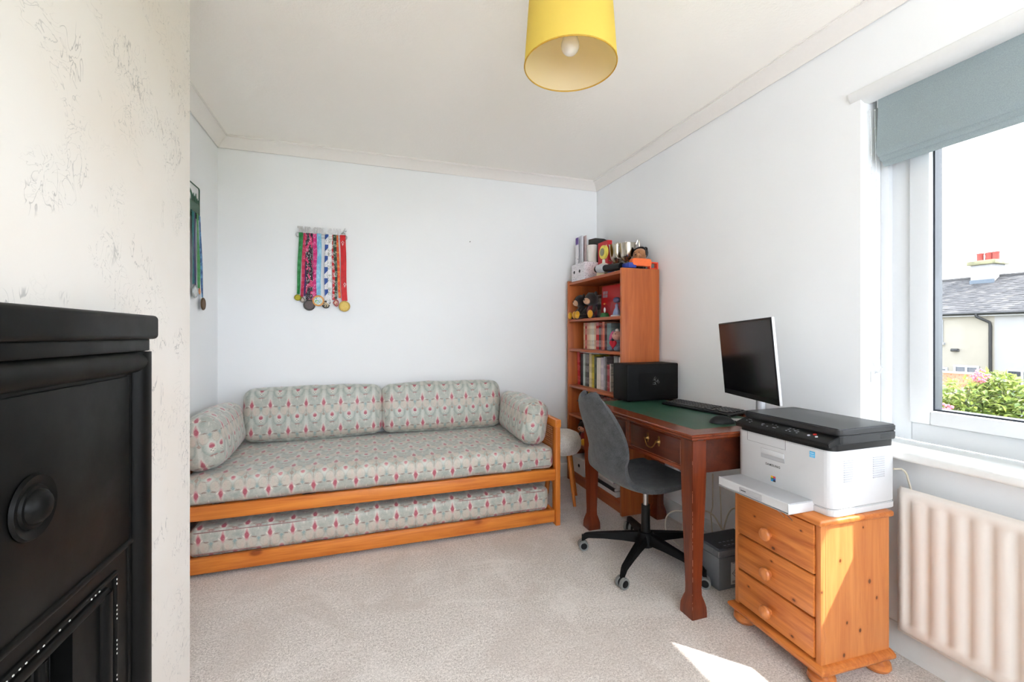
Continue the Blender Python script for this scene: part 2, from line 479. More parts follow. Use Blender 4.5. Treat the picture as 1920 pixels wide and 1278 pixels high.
def pillow(size, r, div, crown=0.0, wrinkle=0.0, seed=0, uv=True, uvoff=(0, 0), sag=None, vs=1):
    """rounded, slightly puffed cushion centred on the origin, with a metre UV by face direction"""
    bm = bmn(); hx, hy, hz = (s / 2 for s in size); H = Vector((hx, hy, hz))
    cache = {}
    def vert(p):
        k = tuple(round(c, 5) for c in p)
        if k in cache: return cache[k]
        q = Vector((p[0] * hx, p[1] * hy, p[2] * hz))
        inn = Vector([max(-h + r, min(h - r, c)) for c, h in zip(q, H)])
        d = q - inn
        nrm = d.normalized() if d.length > 1e-7 else Vector((0, 0, 1))
        if d.length > 1e-7: q = inn + nrm * r
        else: nrm = Vector((0, 0, 0))
        for i in range(3):
            j, k2 = (i + 1) % 3, (i + 2) % 3
            if abs(p[i]) > .999:
                e = (1 - p[j] ** 2) * (1 - p[k2] ** 2)
                q[i] += math.copysign(crown * e, p[i])
        if wrinkle:
            nv = noise.noise(Vector((q.x * 7 + seed, q.y * 7, q.z * 9)))
            nv2 = noise.noise(Vector((q.x * 26 + seed, q.y * 14, q.z * 26)))
            dirn = Vector((p[0] * abs(p[0]) ** 6, p[1] * abs(p[1]) ** 6, p[2] * abs(p[2]) ** 6))
            if dirn.length > 0: q += dirn.normalized() * (nv * wrinkle + nv2 * wrinkle * .35)
        if sag: q = sag(q, p)
        v = bm.verts.new(q); cache[k] = v; return v
    uvl = bm.loops.layers.uv.new('UVMap')
    def grid(f, na, nb, proj):
        for i in range(na):
            for j in range(nb):
                a0, a1 = -1 + 2 * i / na, -1 + 2 * (i + 1) / na
                b0, b1 = -1 + 2 * j / nb, -1 + 2 * (j + 1) / nb
                vs_ = [vert(f(a, b)) for a, b in ((a0, b0), (a1, b0), (a1, b1), (a0, b1))]
                try: F = bm.faces.new(vs_)
                except ValueError: continue
                for l in F.loops:
                    l[uvl].uv = proj(l.vert.co)
    nx, ny, nz = div; ou, ov = uvoff
    for s in (1, -1):
        grid((lambda a, b, s=s: (a * s, b, s) ) if s > 0 else (lambda a, b: (-a, b, -1)), nx, ny, lambda c: (c.x + ou, c.y + ov))
        grid((lambda a, b: (1, a, b)) if s > 0 else (lambda a, b: (-1, -a, b)), ny, nz, lambda c: (c.y + ou, vs * c.z + ov))
        grid((lambda a, b: (-a, 1, b)) if s > 0 else (lambda a, b: (a, -1, b)), nx, nz, lambda c: (c.x + ou, vs * c.z + ov))
    bmesh.ops.recalc_face_normals(bm, faces=bm.faces)
    return bm

def xf(bm, mtx): bmesh.ops.transform(bm, matrix=mtx, verts=bm.verts); return bm
def T(x, y, z): return Matrix.Translation((x, y, z))
def R(deg, ax): return Matrix.Rotation(math.radians(deg), 4, ax)

_fonts = {}
def text(body, size, depth=.001, weight=0.0, align='CENTER', space=1.0, sx=1.0):
    """flat lettering in the local XY plane, pushed out along +Z"""
    cu = bpy.data.curves.new('lettering', 'FONT'); cu.body = body; cu.size = size
    cu.extrude = depth / 2; cu.offset = weight; cu.align_x = align; cu.align_y = 'BOTTOM_BASELINE'; cu.space_character = space
    cu.resolution_u = 2
    o = bpy.data.objects.new('lettering', cu); COL.objects.link(o)
    dg = bpy.context.evaluated_depsgraph_get(); me = bpy.data.meshes.new_from_object(o.evaluated_get(dg))
    bm = bmn(); bm.from_mesh(me); bpy.data.objects.remove(o); bpy.data.curves.remove(cu); bpy.data.meshes.remove(me)
    if sx != 1.0: bmesh.ops.scale(bm, vec=(sx, 1, 1), verts=bm.verts)
    return bm

# ------------------------------------------------------------------ scene objects
def _mesh(name, bm, mats, smooth):
    me = bpy.data.meshes.new(name); bm.normal_update(); bm.to_mesh(me); bm.free()
    for m in (mats if isinstance(mats, (list, tuple)) else [mats]): me.materials.append(MAT[m] if isinstance(m, str) else m)
    if smooth:
        for p in me.polygons: p.use_smooth = True
        me.set_sharp_from_angle(angle=math.radians(smooth))
    return me

def tag(o, label=None, cat=None, group=None, kind=None):
    if label: o['label'] = label
    if cat: o['category'] = cat
    if group: o['group'] = group
    if kind: o['kind'] = kind
    return o

INV = {}
def thing(name, label, cat, loc=(0, 0, 0), rz=0.0, group=None, kind=None):
    """an Empty at the thing's base; parts are given in world coordinates (or local with loc=True)"""
    e = bpy.data.objects.new(name, None); COL.objects.link(e); e.empty_display_size = .05
    e.location = loc; e.rotation_euler = (0, 0, math.radians(rz))
    INV[e.name] = (Matrix.Translation(loc) @ Matrix.Rotation(math.radians(rz), 4, 'Z')).inverted()
    return tag(e, label, cat, group, kind)

def root_of(o):
    while o.parent: o = o.parent
    return o

def part(name, bm, mats, parent, local=False, smooth=35, label=None, kind=None):
    if not local: xf(bm, INV[root_of(parent).name])
    o = bpy.data.objects.new(name, _mesh(name, bm, mats, smooth)); COL.objects.link(o); o.parent = parent
    return tag(o, label, None, None, kind)

def solo(name, bm, mats, label=None, cat=None, group=None, kind=None, loc=None, smooth=35):
    """a thing that is one mesh; origin moved to loc"""
    if loc is not None: xf(bm, Matrix.Translation(loc).inverted())
    o = bpy.data.objects.new(name, _mesh(name, bm, mats, smooth)); COL.objects.link(o)
    if loc is not None: o.location = loc; INV[o.name] = Matrix.Translation(loc).inverted()
    else: INV[o.name] = Matrix()
    return tag(o, label, cat, group, kind)

# ------------------------------------------------------------------ the room
XW, YW, XL, ZC, YF = 1.89, 3.335, -0.908, 2.465, -1.35
XC, YC = -0.55, 1.733                                   # chimney breast face and its far corner
WY0, WY1, WZ0, WZ1 = -0.75, 1.224, 0.765, 2.135         # window opening
solo('floor', box(XL - .1, XW + .3, YF - .1, YW + .1, -.12, 0), 'carpet', 'beige cut-pile carpet covering the whole floor', 'floor', kind='structure')
solo('ceiling', box(XL - .1, XW + .3, YF - .1, YW + .1, ZC, ZC + .12), 'ceiling', 'off-white textured ceiling above the room', 'ceiling', kind='structure')
solo('wall_back', box(XL - .1, XW + .3, YW, YW + .1, 0, ZC), 'wall', 'white wall behind the daybed', 'wall', kind='structure')
solo('wall_left', box(XL - .1, XL, YF - .1, YW + .1, 0, ZC), 'wall', 'white alcove wall beyond the chimney breast', 'wall', kind='structure')
VX0, VX1, VZ0, VZ1 = -.55, 1.55, .80, 2.20               # unseen window added behind the viewpoint to brighten the room
w = box(XL - .1, VX0, YF - .1, YF, 0, ZC); box(VX1, XW + .3, YF - .1, YF, 0, ZC, bm=w)
box(VX0, VX1, YF - .1, YF, 0, VZ0, bm=w); box(VX0, VX1, YF - .1, YF, VZ1, ZC, bm=w)
solo('wall_front', w, 'wall', 'white wall behind the viewpoint', 'wall', kind='structure')
w2 = thing('window_added', 'white window added unseen behind the viewpoint for extra daylight', 'window', ((VX0 + VX1) / 2, YF - .06, VZ0), kind='structure')
fw = bmn()
for a in ((VX0, VX0 + .07, VZ0, VZ1), (VX1 - .07, VX1, VZ0, VZ1), (.465, .535, VZ0, VZ1)): box(a[0], a[1], YF - .08, YF - .02, a[2], a[3], .005, 2, bm=fw)
for z0 in (VZ0, VZ1 - .07): box(VX0 + .07, VX1 - .07, YF - .08, YF - .02, z0, z0 + .07, .005, 2, bm=fw)
part('frame', fw, 'upvc', w2)
for a in ((VX0 + .07, .465), (.535, VX1 - .07)): part('pane', box(a[0], a[1], YF - .052, YF - .048, VZ0 + .07, VZ1 - .07), 'glass', w2)
w = box(XW, XW + .3, WY1, YW + .1, 0, ZC)
box(XW, XW + .3, YF - .1, WY0, 0, ZC, bm=w)
box(XW, XW + .3, WY0, WY1, 0, WZ0 - .03, bm=w)
box(XW, XW + .3, WY0, WY1, WZ1, ZC, bm=w)
solo('wall_right', w, 'wall', 'white wall with the window and radiator', 'wall', kind='structure')
solo('wall_chimney', box(XL, XC, -.45, YC, 0, ZC, .004, 1), 'wallpaper', 'chimney breast papered in cream sketch print', 'wall', kind='structure')
solo('roof_eaves', box(XW + .3, 2.66, -3, 5, 2.335, 2.45), 'gloss', 'white eaves soffit over the outside of the window', 'eaves', kind='structure')

COVE = [(0, 0), (.004, -.066), (.010, -.066), (.016, -.056), (.026, -.040), (.042, -.024), (.060, -.013), (.068, -.011), (.068, -.004), (.074, -.004), (.074, 0)]
def cornice(name, a, b, inn, label):
    """cove along the wall from a to b; inn points into the room"""
    a, b, inn = Vector((*a, ZC)), Vector((*b, ZC)), Vector((*inn, 0))
    d = (b - a).normalized(); bm = bmn(); rows = []
    for q, s in ((a, 1), (b, -1)):
        rows.append([bm.verts.new(q + inn * p[0] + Vector((0, 0, p[1]))) for p in COVE])
    n = len(COVE)
    for i in range(n): bm.faces.new((rows[0][i], rows[0][(i + 1) % n], rows[1][(i + 1) % n], rows[1][i]))
    bm.faces.new(rows[0]); bm.faces.new(rows[1]); bmesh.ops.recalc_face_normals(bm, faces=bm.faces)
    solo(name, bm, 'cornice', label, 'cornice', kind='structure', smooth=25)
cornice('trim_1', (XL, YW), (XW, YW), (0, -1), 'coved cornice along the top of the back wall')
cornice('trim_2', (XW, YF), (XW, YW), (-1, 0), 'coved cornice along the top of the window wall')
cornice('trim_3', (XL, YC), (XL, YW), (1, 0), 'coved cornice in the alcove left of the back wall')

def skirting(name, a, b, inn, label):
    a, b, inn = Vector((*a, 0)), Vector((*b, 0)), Vector((*inn, 0)); bm = bmn(); rows = []
    prof = [(0, 0), (.018, 0), (.018, .085), (.013, .097), (.006, .105), (0, .105)]
    for q in (a, b): rows.append([bm.verts.new(q + inn * p[0] + Vector((0, 0, p[1]))) for p in prof])
    n = len(prof)
    for i in range(n): bm.faces.new((rows[0][i], rows[0][(i + 1) % n], rows[1][(i + 1) % n], rows[1][i]))
    bm.faces.new(rows[0]); bm.faces.new(rows[1]); bmesh.ops.recalc_face_normals(bm, faces=bm.faces)
    solo(name, bm, 'gloss', label, 'skirting', kind='structure', smooth=30)
skirting('baseboard_back', (XL, YW), (XW, YW), (0, -1), 'white skirting board along the back wall')
skirting('baseboard_right', (XW, YF), (XW, YW), (-1, 0), 'white skirting board below the radiator')
skirting('baseboard_left', (XL, YC), (XL, YW), (1, 0), 'white skirting board in the alcove')

# window: outer frame, two sashes, glass
FX = 2.03                                               # room side of the frame
win = thing('window_1', 'white double-glazed casement window in the right wall', 'window', (FX, .24, WZ0), kind='structure')
f = bmn(); S1, S2 = 1.129, .645                         # left sash stile edges
def prof_bar(y0, y1, z0, z1, x0=FX, x1=FX + .07, bev=.006, bm=None): return box(x0, x1, y0, y1, z0, z1, bev, 2, bm=bm)
prof_bar(S1, WY1, WZ0, WZ1, bm=f)                       # left jamb
prof_bar(WY1 - .03, WY1, WZ0, WZ1, FX - .025, FX + .01, bm=f)
prof_bar(WY0, WY0 + .09, WZ0, WZ1, bm=f)
prof_bar(WY0 + .0895, S1 + .0005, WZ0, .838, bm=f)
prof_bar(WY0 + .0895, S1 + .0005, WZ1 - .07, WZ1, bm=f)
prof_bar(S2 - .016, S2 + .002, .838, WZ1 - .07, bm=f)    # mullion
part('frame', f, 'upvc', win)
def sash(y0, y1, z0, z1, w=.066):
    b = bmn()
    for a in ((y0, y0 + w, z0, z1), (y1 - w, y1, z0, z1), (y0 + w, y1 - w, z0, z0 + .053), (y0 + w, y1 - w, z1 - .053, z1)):
        box(FX - .018, FX + .05, *a, .007, 2, bm=b)
    s = part('sash', b, 'upvc', win)
    g = bmn(); i0, i1, j0, j1 = y0 + w, y1 - w, z0 + .053, z1 - .053; t = .006
    for a in ((i0, i0 + t, j0, j1), (i1 - t, i1, j0, j1), (i0 + t, i1 - t, j0, j0 + t), (i0 + t, i1 - t, j1 - t, j1)):
        box(FX + .004, FX + .047, *a, bm=g)
    part('glazing_gasket', g, 'gasket', s)
    part('pane', box(FX + .014, FX + .018, i0 + .002, i1 - .002, j0 + .002, j1 - .002), 'glass', s)
    return s
s1 = sash(S2 + .003, S1 - .001, .839, WZ1 - .071)
sash(WY0 + .091, S2 - .017, .839, WZ1 - .071)
h = box(FX - .03, FX - .018, S2 + .028, S2 + .052, 1.24, 1.36, .004)
box(FX - .055, FX - .03, S2 + .032, S2 + .048, 1.33, 1.35, .003, bm=h); box(FX - .066, FX - .054, S2 + .03, S2 + .05, 1.22, 1.36, .005, bm=h)
part('handle', h, 'upvc', s1)
# reveal lining, sill, head moulding
solo('trim_4', box(1.80, FX + .005, WY0 - .05, 1.245, WZ0 - .032, WZ0, .010, 3), 'gloss', 'white bull-nosed window sill above the radiator', 'sill', kind='structure')
hm = bmn()
pr = [(XW + .05, 2.112), (XW + .02, 2.112), (XW - .004, 2.124), (XW - .014, 2.142), (XW - .015, 2.158), (XW - .002, 2.166), (XW + .05, 2.166)]
r0 = [hm.verts.new((x, WY0 - .04, z)) for x, z in pr]; r1 = [hm.verts.new((x, 1.262, z)) for x, z in pr]
for i in range(len(pr)): hm.faces.new((r0[i], r0[(i + 1) % len(pr)], r1[(i + 1) % len(pr)], r1[i]))
hm.faces.new(r0); hm.faces.new(r1); bmesh.ops.recalc_face_normals(hm, faces=hm.faces)
solo('trim_5', hm, 'gloss', 'rounded white moulding over the window head', 'moulding', kind='structure', smooth=60)

# roman blind
bl = thing('roman_blind', 'grey-green roman blind drawn up at the top of the window', 'blind', (1.94, .23, 1.83))
def sheet(prof, y0, y1, th=.004):
    """fabric profile (x, z) swept along y"""
    b = bmn(); n = 24; rows = []
    for i in range(n + 1):
        y = y0 + (y1 - y0) * i / n
        rows.append([b.verts.new((x + .0015 * math.sin(i * .9 + z * 9), y, z)) for x, z in prof])
    for A, B in zip(rows, rows[1:]):
        for i in range(len(prof) - 1): b.faces.new((A[i], A[i + 1], B[i + 1], B[i]))
    bmesh.ops.recalc_face_normals(b, faces=b.faces)
    bmesh.ops.solidify(b, geom=b.faces[:], thickness=th)
    return b
BY0, BY1 = WY0 + .03, 1.190
main = sheet([(1.942, 2.118), (1.938, 2.05), (1.934, 1.97), (1.930, 1.915), (1.931, 1.897), (1.938, 1.888), (1.947, 1.890)], BY0, BY1)
part('top_panel', main, 'blind', bl, smooth=60)
part('fold', sheet([(1.945, 1.917), (1.940, 1.892), (1.941, 1.876), (1.949, 1.869), (1.958, 1.873)], BY0, BY1 - .004), 'blind', bl, smooth=60)
part('fold', sheet([(1.957, 1.897), (1.952, 1.873), (1.954, 1.856), (1.963, 1.850), (1.972, 1.855)], BY0, BY1 - .008), 'blind', bl, smooth=60)
part('headrail', box(1.948, 1.985, BY0, BY1 + .012, 2.085, 2.118, .003), 'upvc', bl)
def sagline(a, b, drop, n=24):
    a, b = Vector(a), Vector(b)
    return [a.lerp(b, i / n) + Vector((0, 0, -drop * 4 * (i / n) * (1 - i / n))) for i in range(n + 1)]
ch = bmn(); loop = []
for i in range(40): z = 2.08 - i * .0255; loop.append((1.925 + .010 * math.sin(i * .09), 1.212 - .002 * math.sin(i * .3), z))
for i in range(13):
    a = PI * i / 12; loop.append((1.940 - .016 * math.cos(a), 1.205 - .010 * math.sin(a), 1.078 - .030 * math.sin(a)))
for i in range(40): z = 1.085 + i * .0255; loop.append((1.957 - .012 * i / 39, 1.196 + .010 * (i / 39), z))
tube(loop, .0011, 5, bm=ch)
for i, p in enumerate(loop):
    ell(p, (.0026,) * 3, seg=6, rings=4, bm=ch)
part('bead_chain', ch, 'upvc', bl, kind='stuff')
hk = box(1.945, 1.975, WY1 - .010, WY1 - .0005, .985, 1.03, .003)
tube([(1.960, WY1 - .010, 1.02), (1.960, WY1 - .028, 1.028), (1.960, WY1 - .034, 1.045), (1.958, WY1 - .022, 1.056)], .004, 8, bm=hk)
solo('cord_hook', hk, 'upvc', 'white plastic cord hook screwed into the window reveal', 'hook', loc=(1.96, WY1, 1.0))

# radiator
ra = thing('radiator', 'cream panel radiator under the window sill', 'radiator', (1.83, .2, .125))
RX, RY0, RY1, RZ0, RZ1 = 1.80, -.55, 1.048, .125, .638
def rad_panel(x, face):
    bm = bmn(); ys = []; nb = 29; pitch = .0535; first = 1.012
    prof = []
    y = RY1
    grooves = [first - pitch * i for i in range(29)]
    cols = [RY1, RY1 - .006, RY1 - .014]
    for g in grooves: cols += [g + .0125, g + .0075, g - .0075, g - .0125]
    cols += [RY0 + .014, RY0 + .006, RY0]
    rows = [RZ0, RZ0 + .006, RZ0 + .014, RZ0 + .036, RZ0 + .050, RZ1 - .048, RZ1 - .034, RZ1 - .016, RZ1 - .007, RZ1]
    def depth(yi, zi):
        y, z = cols[yi], rows[zi]; d = 0
        e = min(RY1 - y, y - RY0); ez = min(z - RZ0, RZ1 - z)
        d += .012 * (1 - min(1, e / .014)) ** 2 + .012 * (1 - min(1, ez / .016)) ** 2
        if 4 <= zi <= 5:
            for g in grooves:
                if abs(y - g) < .010: d += .0065; break
        return d
    V = [[bm.verts.new((x + face * depth(i, j), cols[i], rows[j])) for j in range(len(rows))] for i in range(len(cols))]
    for i in range(len(cols) - 1):
        for j in range(len(rows) - 1): bm.faces.new((V[i][j], V[i + 1][j], V[i + 1][j + 1], V[i][j + 1]))
    bmesh.ops.recalc_face_normals(bm, faces=bm.faces)
    bmesh.ops.solidify(bm, geom=bm.faces[:], thickness=.004 * face)
    return bm
part('panel', rad_panel(RX, 1), 'radiator', ra, smooth=50)
part('panel', box(RX + .014, RX + .030, RY0 - .004, RY1 + .006, RZ0 - .008, RZ1 - .01, .005, 2), 'radiator', ra)
for yy in (RY1 - .12, .25, RY0 + .12): part('bracket', box(RX + .03, XW - .001, yy - .02, yy + .02, RZ0 + .08, RZ1 - .1), 'radiator', ra)

# ------------------------------------------------------------------ daybed
BX0, BX1 = XL + .03, 1.150                              # bed ends
BF, BB = 2.483, 3.30
bed = thing('daybed', 'orange pine daybed with cane end panels against the back wall', 'daybed', ((BX0 + BX1) / 2, BF + .4, 0))
# front and back rails of the upper frame
fr = part('rail', box(BX0 + .03, BX1 - .028, BF + .003, BF + .030, .278, .346, .003), 'pine', bed)
part('rail', box(BX0 + .03, BX1 - .028, BB - .03, BB, .278, .346, .003), 'pine', bed)
for i in range(14):
    x = BX0 + .12 + i * (BX1 - BX0 - .24) / 13
    part('slat', box(x - .035, x + .035, BF + .03, BB - .03, .325, .343, .002, 1), 'pine_y', bed)
# end panels: posts, top rail, lower rail, cane
for side in (1, -1):
    xo, xi = (BX1, BX1 - .030) if side > 0 else (BX0, BX0 + .030)
    x0, x1 = min(xo, xi), max(xo, xi)
    for y0, y1 in ((BF - .008, BF + .052), (BB - .06, BB)):
        part('post', box(x0, x1, y0, y1, 0, .640, .003), 'pine_z', bed)
    part('top_rail', box(x0 - .004, x1 + .004, BF - .010, BB + .004, .605, .652, .004), 'pine_y', bed)
    part('end_rail', box(x0 + .003, x1 - .003, BF + .05, BB - .058, .25, .35, .003), 'pine_y', bed)
    cn = bmn(); xm = (x0 + x1) / 2; ya, yb, za, zb = BF + .052, BB - .06, .352, .606
    st = .0135
    for i in range(int((yb - ya) / st) + 1):
        y = ya + i * st; box(xm - .0012, xm + .0012, y - .0022, y + .0022, za, zb, bm=cn)
    for i in range(int((zb - za) / st) + 1):
        z = za + i * st; box(xm - .0020, xm + .0002, ya, yb, z - .0022, z + .0022, bm=cn)
    part('cane_panel', cn, 'pine_y', bed, smooth=0, kind='stuff', label='open woven cane')

def piping_loop(x0, x1, y0, y1, z, r=.012, rad=.0028):
    P = [(px, py, z) for px, py in rrect(x1 - x0, y1 - y0, r, 4, (x0 + x1) / 2, (y0 + y1) / 2)]
    return tube(P, rad, 6, closed=True)

def mattress(name, label, x0, x1, y0, y1, z0, z1, seed, crown, vs=1):
    cx, cy, cz = (x0 + x1) / 2, (y0 + y1) / 2, (z0 + z1) / 2
    o = thing(name, label, 'mattress', (cx, cy, z0))
    bm = pillow((x1 - x0, y1 - y0, z1 - z0), .032, (90, 34, 8), crown, .004, seed, uvoff=(.02, .065), vs=vs)
    part('cover', xf(bm, T(cx, cy, cz)), 'tulip', o, smooth=60)
    part('piping', piping_loop(x0 + .003, x1 - .003, y0 + .003, y1 - .003, z1 - .022, .035), 'piping', o)
    part('piping', piping_loop(x0 + .003, x1 - .003, y0 + .003, y1 - .003, z0 + .022, .035), 'piping', o)
    return o
mattress('mattress', 'tulip-print mattress lying on the upper frame of the daybed', BX0 + .035, BX1 - .036, BF + .012, BB - .005, .347, .483, 3, .012, -1)

# trundle: its own low frame with a second mattress
tr = thing('trundle_bed', 'low pine trundle frame tucked under the daybed', 'trundle bed', (.12, BF + .4, 0))
part('front_rail', box(BX0 + .04, BX1 - .034, BF + .002, BF + .026, .022, .096, .003), 'pine', tr)
part('back_rail', box(BX0 + .04, BX1 - .034, BB - .09, BB - .066, .022, .096, .003), 'pine', tr)
for x in (BX0 + .04, BX1 - .058): part('side_rail', box(x, x + .024, BF + .026, BB - .09, .022, .096, .003), 'pine_y', tr)
part('base_board', box(BX0 + .06, BX1 - .06, BF + .026, BB - .09, .074, .084), 'pine', tr)
for x in (BX0 + .1, BX1 - .1):
    for y in (BF + .08, BB - .15): part('caster', cyl((x - .012, y, .018), (x + .012, y, .018), .018, n=14), 'black_plastic', tr)
mattress('mattress', 'tulip-print mattress lying on the low trundle frame', BX0 + .068, BX1 - .062, BF + .028, BB - .095, .0845, .232, 9, .004)

def cushion(label, size, mtx, seed, wr=.006, crown=.012, uvo=(0, 0), base=None, r=.055):
    o = thing('cushion', label, 'cushion', base, group='loose cushions on the daybed')
    hx, hy, hz = (s / 2 for s in size)
    bm = pillow(size, r, (max(8, int(size[0] * 44)), max(6, int(size[1] * 44)), max(8, int(size[2] * 44))), crown, wr, seed, uvoff=uvo)
    part('cover', xf(bm, mtx), 'tulip', o, smooth=60)
    return o
# two long back cushions leaning on the wall
for x0, x1, lab, sd in ((-.722, .116, 'long tulip-print back cushion on the left half of the daybed', 21), (.120, .968, 'long tulip-print back cushion on the right half of the daybed', 35)):
    mt = T((x0 + x1) / 2, 3.205, .661) @ R(-7, 'X')
    cushion(lab, (x1 - x0, .165, .335), mt, sd, .006, .010, (.0, .02), ((x0 + x1) / 2, 3.2, .495))
# bolsters at the two ends
cushion('tulip-print bolster cushion at the window end of the daybed', (.165, .62, .265), T(1.020, 2.825, .626) @ R(-2, 'Z') @ R(7, 'Y'), 51, .008, .012, (.03, .01), (1.02, 2.82, .495), .06)
cushion('tulip-print bolster cushion at the alcove end of the daybed', (.175, .60, .265), T(-.782, 2.842, .626) @ R(2, 'Z') @ R(-9, 'Y'), 64, .006, .012, (.05, .01), (-.78, 2.82, .495), .06)

# ------------------------------------------------------------------ bookcase
KX0, KX1, KY0, KY1, KZ = 1.579, 1.868, 2.463, 3.268, 1.612
bk = thing('bookcase', 'tall reddish teak bookcase in the corner behind the desk', 'bookcase', ((KX0 + KX1) / 2, (KY0 + KY1) / 2, 0))
part('side_panel', box(KX0, KX1, KY0, KY0 + .022, 0, KZ, .003), 'teak', bk)
part('side_panel', box(KX0, KX1, KY1 - .022, KY1, 0, KZ, .003), 'teak', bk)
part('back_panel', box(KX1 - .008, KX1 - .001, KY0 + .02, KY1 - .02, .02, KZ - .02), 'teak', bk)
SH = [.086, .320, .541, .772, 1.064, 1.300]             # shelf surfaces
for z in SH: part('shelf', box(KX0 + .006, KX1 - .008, KY0 + .022, KY1 - .022, z - .020, z, .003), 'teak_y', bk)
part('top_panel', box(KX0 + .006, KX1 - .008, KY0 + .022, KY1 - .022, KZ - .034, KZ - .012, .003), 'teak_y', bk)
part('plinth', box(KX0 + .02, KX0 + .038, KY0 + .022, KY1 - .022, 0, .066), 'teak_y', bk)
KT = KZ - .012                                          # surface of the top

def spine_mat(name, col, ink, style):
    """a printed book cover: title-like marks running along the spine"""
    m = M(name, col, .5)
    x, y, z = m.xyz(m.coord('Object'))
    v = m.coord('Object', (1, 55, 38)); n = m.noise(v, 9.0, 2, .7)
    band = m.noise(m.coord('Object', (.01, .01, 16)), 1.0, 1, .4)
    on = n.step(.52, .56) * band.step(.46, .50) * (.9 if style else .55)
    cc = m.mix(col, tuple(c * .75 for c in col[:3]) + (1,), m.noise(m.coord('Object', (1, 1, 1)), 14, 2).step(.4, .7) * .4)
    c = m.mix(cc, ink, on)
    m.color(c); return m.m
BOOKN = [0]
def book(label, y0, y1, h, z, col, ink, group, depth=.135, lean=0.0, x0=1.655, style=1, pages=S(222, 214, 196)):
    """hardback or paperback standing on a shelf, spine to the room"""
    BOOKN[0] += 1
    t = y1 - y0; w = bmn(); c = .0016
    box(0, depth, -t / 2, -t / 2 + c, 0, h, bm=w); box(0, depth, t / 2 - c, t / 2, 0, h, bm=w)
    P = [(-.0035 * math.cos(a), t / 2 * math.sin(a)) for a in [math.radians(-90 + 180 * i / 6) for i in range(7)]]
    prism([(p[0], p[1]) for p in P] + [(c, t / 2), (c, -t / 2)], (0, 0, 0), (1, 0, 0), (0, 1, 0), h, bm=w)
    box(c, depth - .004, -t / 2 + c, t / 2 - c, .002, h - .003, bm=w, mi=1)
    if lean: xf(w, R(lean, 'X'))
    mm = spine_mat('book_cover_%d' % BOOKN[0], col, ink, style)
    o = solo('book', w, [mm, plain('page_block_%d' % BOOKN[0], pages, .8, grain=.05, gscale=400)], label, 'book', group)
    o.location = (x0, (y0 + y1) / 2, z + .0008 + (abs(math.sin(math.radians(lean))) * t / 2 if lean else 0)); return o

W_, K_, RD = S(236, 232, 226), S(22, 22, 24), S(176, 24, 30)
g2 = 'books on the third shelf down'
row2 = [(3.128, 3.102, .205, S(206, 170, 130), K_, 'tan paperback, leftmost on the shelf below the soft toys'), (3.101, 3.074, .205, S(168, 22, 26), S(240, 190, 170), 'slim crimson paperback beside the leftmost tan one'),
        (3.073, 3.044, .205, S(214, 168, 140), S(90, 30, 30), 'salmon paperback third from the left below the soft toys'), (3.043, 3.021, .204, S(222, 196, 166), S(120, 60, 40), 'peach paperback fourth from the left below the soft toys'),
        (3.020, 2.989, .205, S(232, 220, 200), S(60, 50, 50), 'cream paperback fifth from the left below the soft toys'), (2.988, 2.959, .205, S(228, 222, 208), K_, 'ivory paperback with bold black spine title'),
        (2.958, 2.933, .203, S(230, 196, 166), S(90, 40, 30), 'pale peach paperback left of the thick red book'), (2.931, 2.886, .203, S(190, 18, 28), W_, 'thick red book with white spine lettering below the soft toys'),
        (2.884, 2.862, .170, S(36, 30, 34), W_, 'short black book with white dots on its spine'), (2.860, 2.838, .176, S(150, 66, 60), S(230, 200, 190), 'short brick-coloured book in the middle of the third shelf'), (2.837, 2.806, .206, S(206, 104, 84), S(240, 190, 160), 'tall coral book right of the middle of the third shelf'),
        (2.804, 2.778, .190, S(70, 22, 30), S(190, 150, 150), 'maroon book beside the tall coral one'), (2.775, 2.716, .195, S(112, 134, 136), S(150, 170, 170), 'wide blue-grey book behind the pink soft toy')]
for a, b_, h_, c, i_, lab in row2: book(lab, b_, a, h_, SH[4], c, i_, g2)
g3 = 'books on the fourth shelf down'
row3 = [(3.228, 3.191, .262, S(190, 30, 38), S(230, 130, 120), 'red book leaning at the far end of the fourth shelf', -3.0), (3.182, 3.140, .250, S(22, 24, 30), S(60, 60, 66), 'thick black book beside the leaning red one', 0), (3.136, 3.102, .255, S(178, 192, 186), S(226, 230, 226), 'pale mint book under the flat grey book', 0),
        (3.100, 3.072, .252, S(84, 88, 78), S(200, 196, 190), 'mottled olive book under the flat grey book', 0), (3.071, 3.041, .253, S(60, 56, 60), S(206, 196, 200), 'charcoal book with white blocks on its spine', 0), (3.038, 2.997, .258, S(222, 208, 160), S(130, 110, 70), 'cream yellow book in the middle of the fourth shelf', 0),
        (2.995, 2.958, .250, S(204, 182, 56), K_, 'mustard yellow book with black print', 0), (2.955, 2.923, .236, S(58, 66, 52), S(110, 120, 100), 'dark green book left of the wide white one', 0), (2.921, 2.862, .232, S(236, 228, 216), S(214, 204, 196), 'wide white book with plain spine', 0),
        (2.858, 2.820, .236, S(222, 212, 216), S(120, 110, 150), 'pale pink book with lilac print', 0), (2.818, 2.795, .244, S(158, 158, 168), S(210, 210, 216), 'silver grey book right of the pale pink one', 0), (2.792, 2.772, .240, S(92, 84, 84), S(150, 140, 140), 'thin grey-brown book right of the silver grey one', 0),
        (2.770, 2.736, .190, S(152, 22, 38), S(220, 160, 160), 'dark red book beside the black computer case', 0), (2.734, 2.716, .196, S(206, 200, 190), S(90, 90, 90), 'thin pale book touching the black computer case', 0), (2.682, 2.628, .255, S(150, 146, 148), S(190, 186, 188), 'grey book standing above the black computer case', 0), (2.620, 2.592, .250, S(214, 206, 204), S(180, 170, 170), 'whitish book against the near side of the bookcase', 0)]
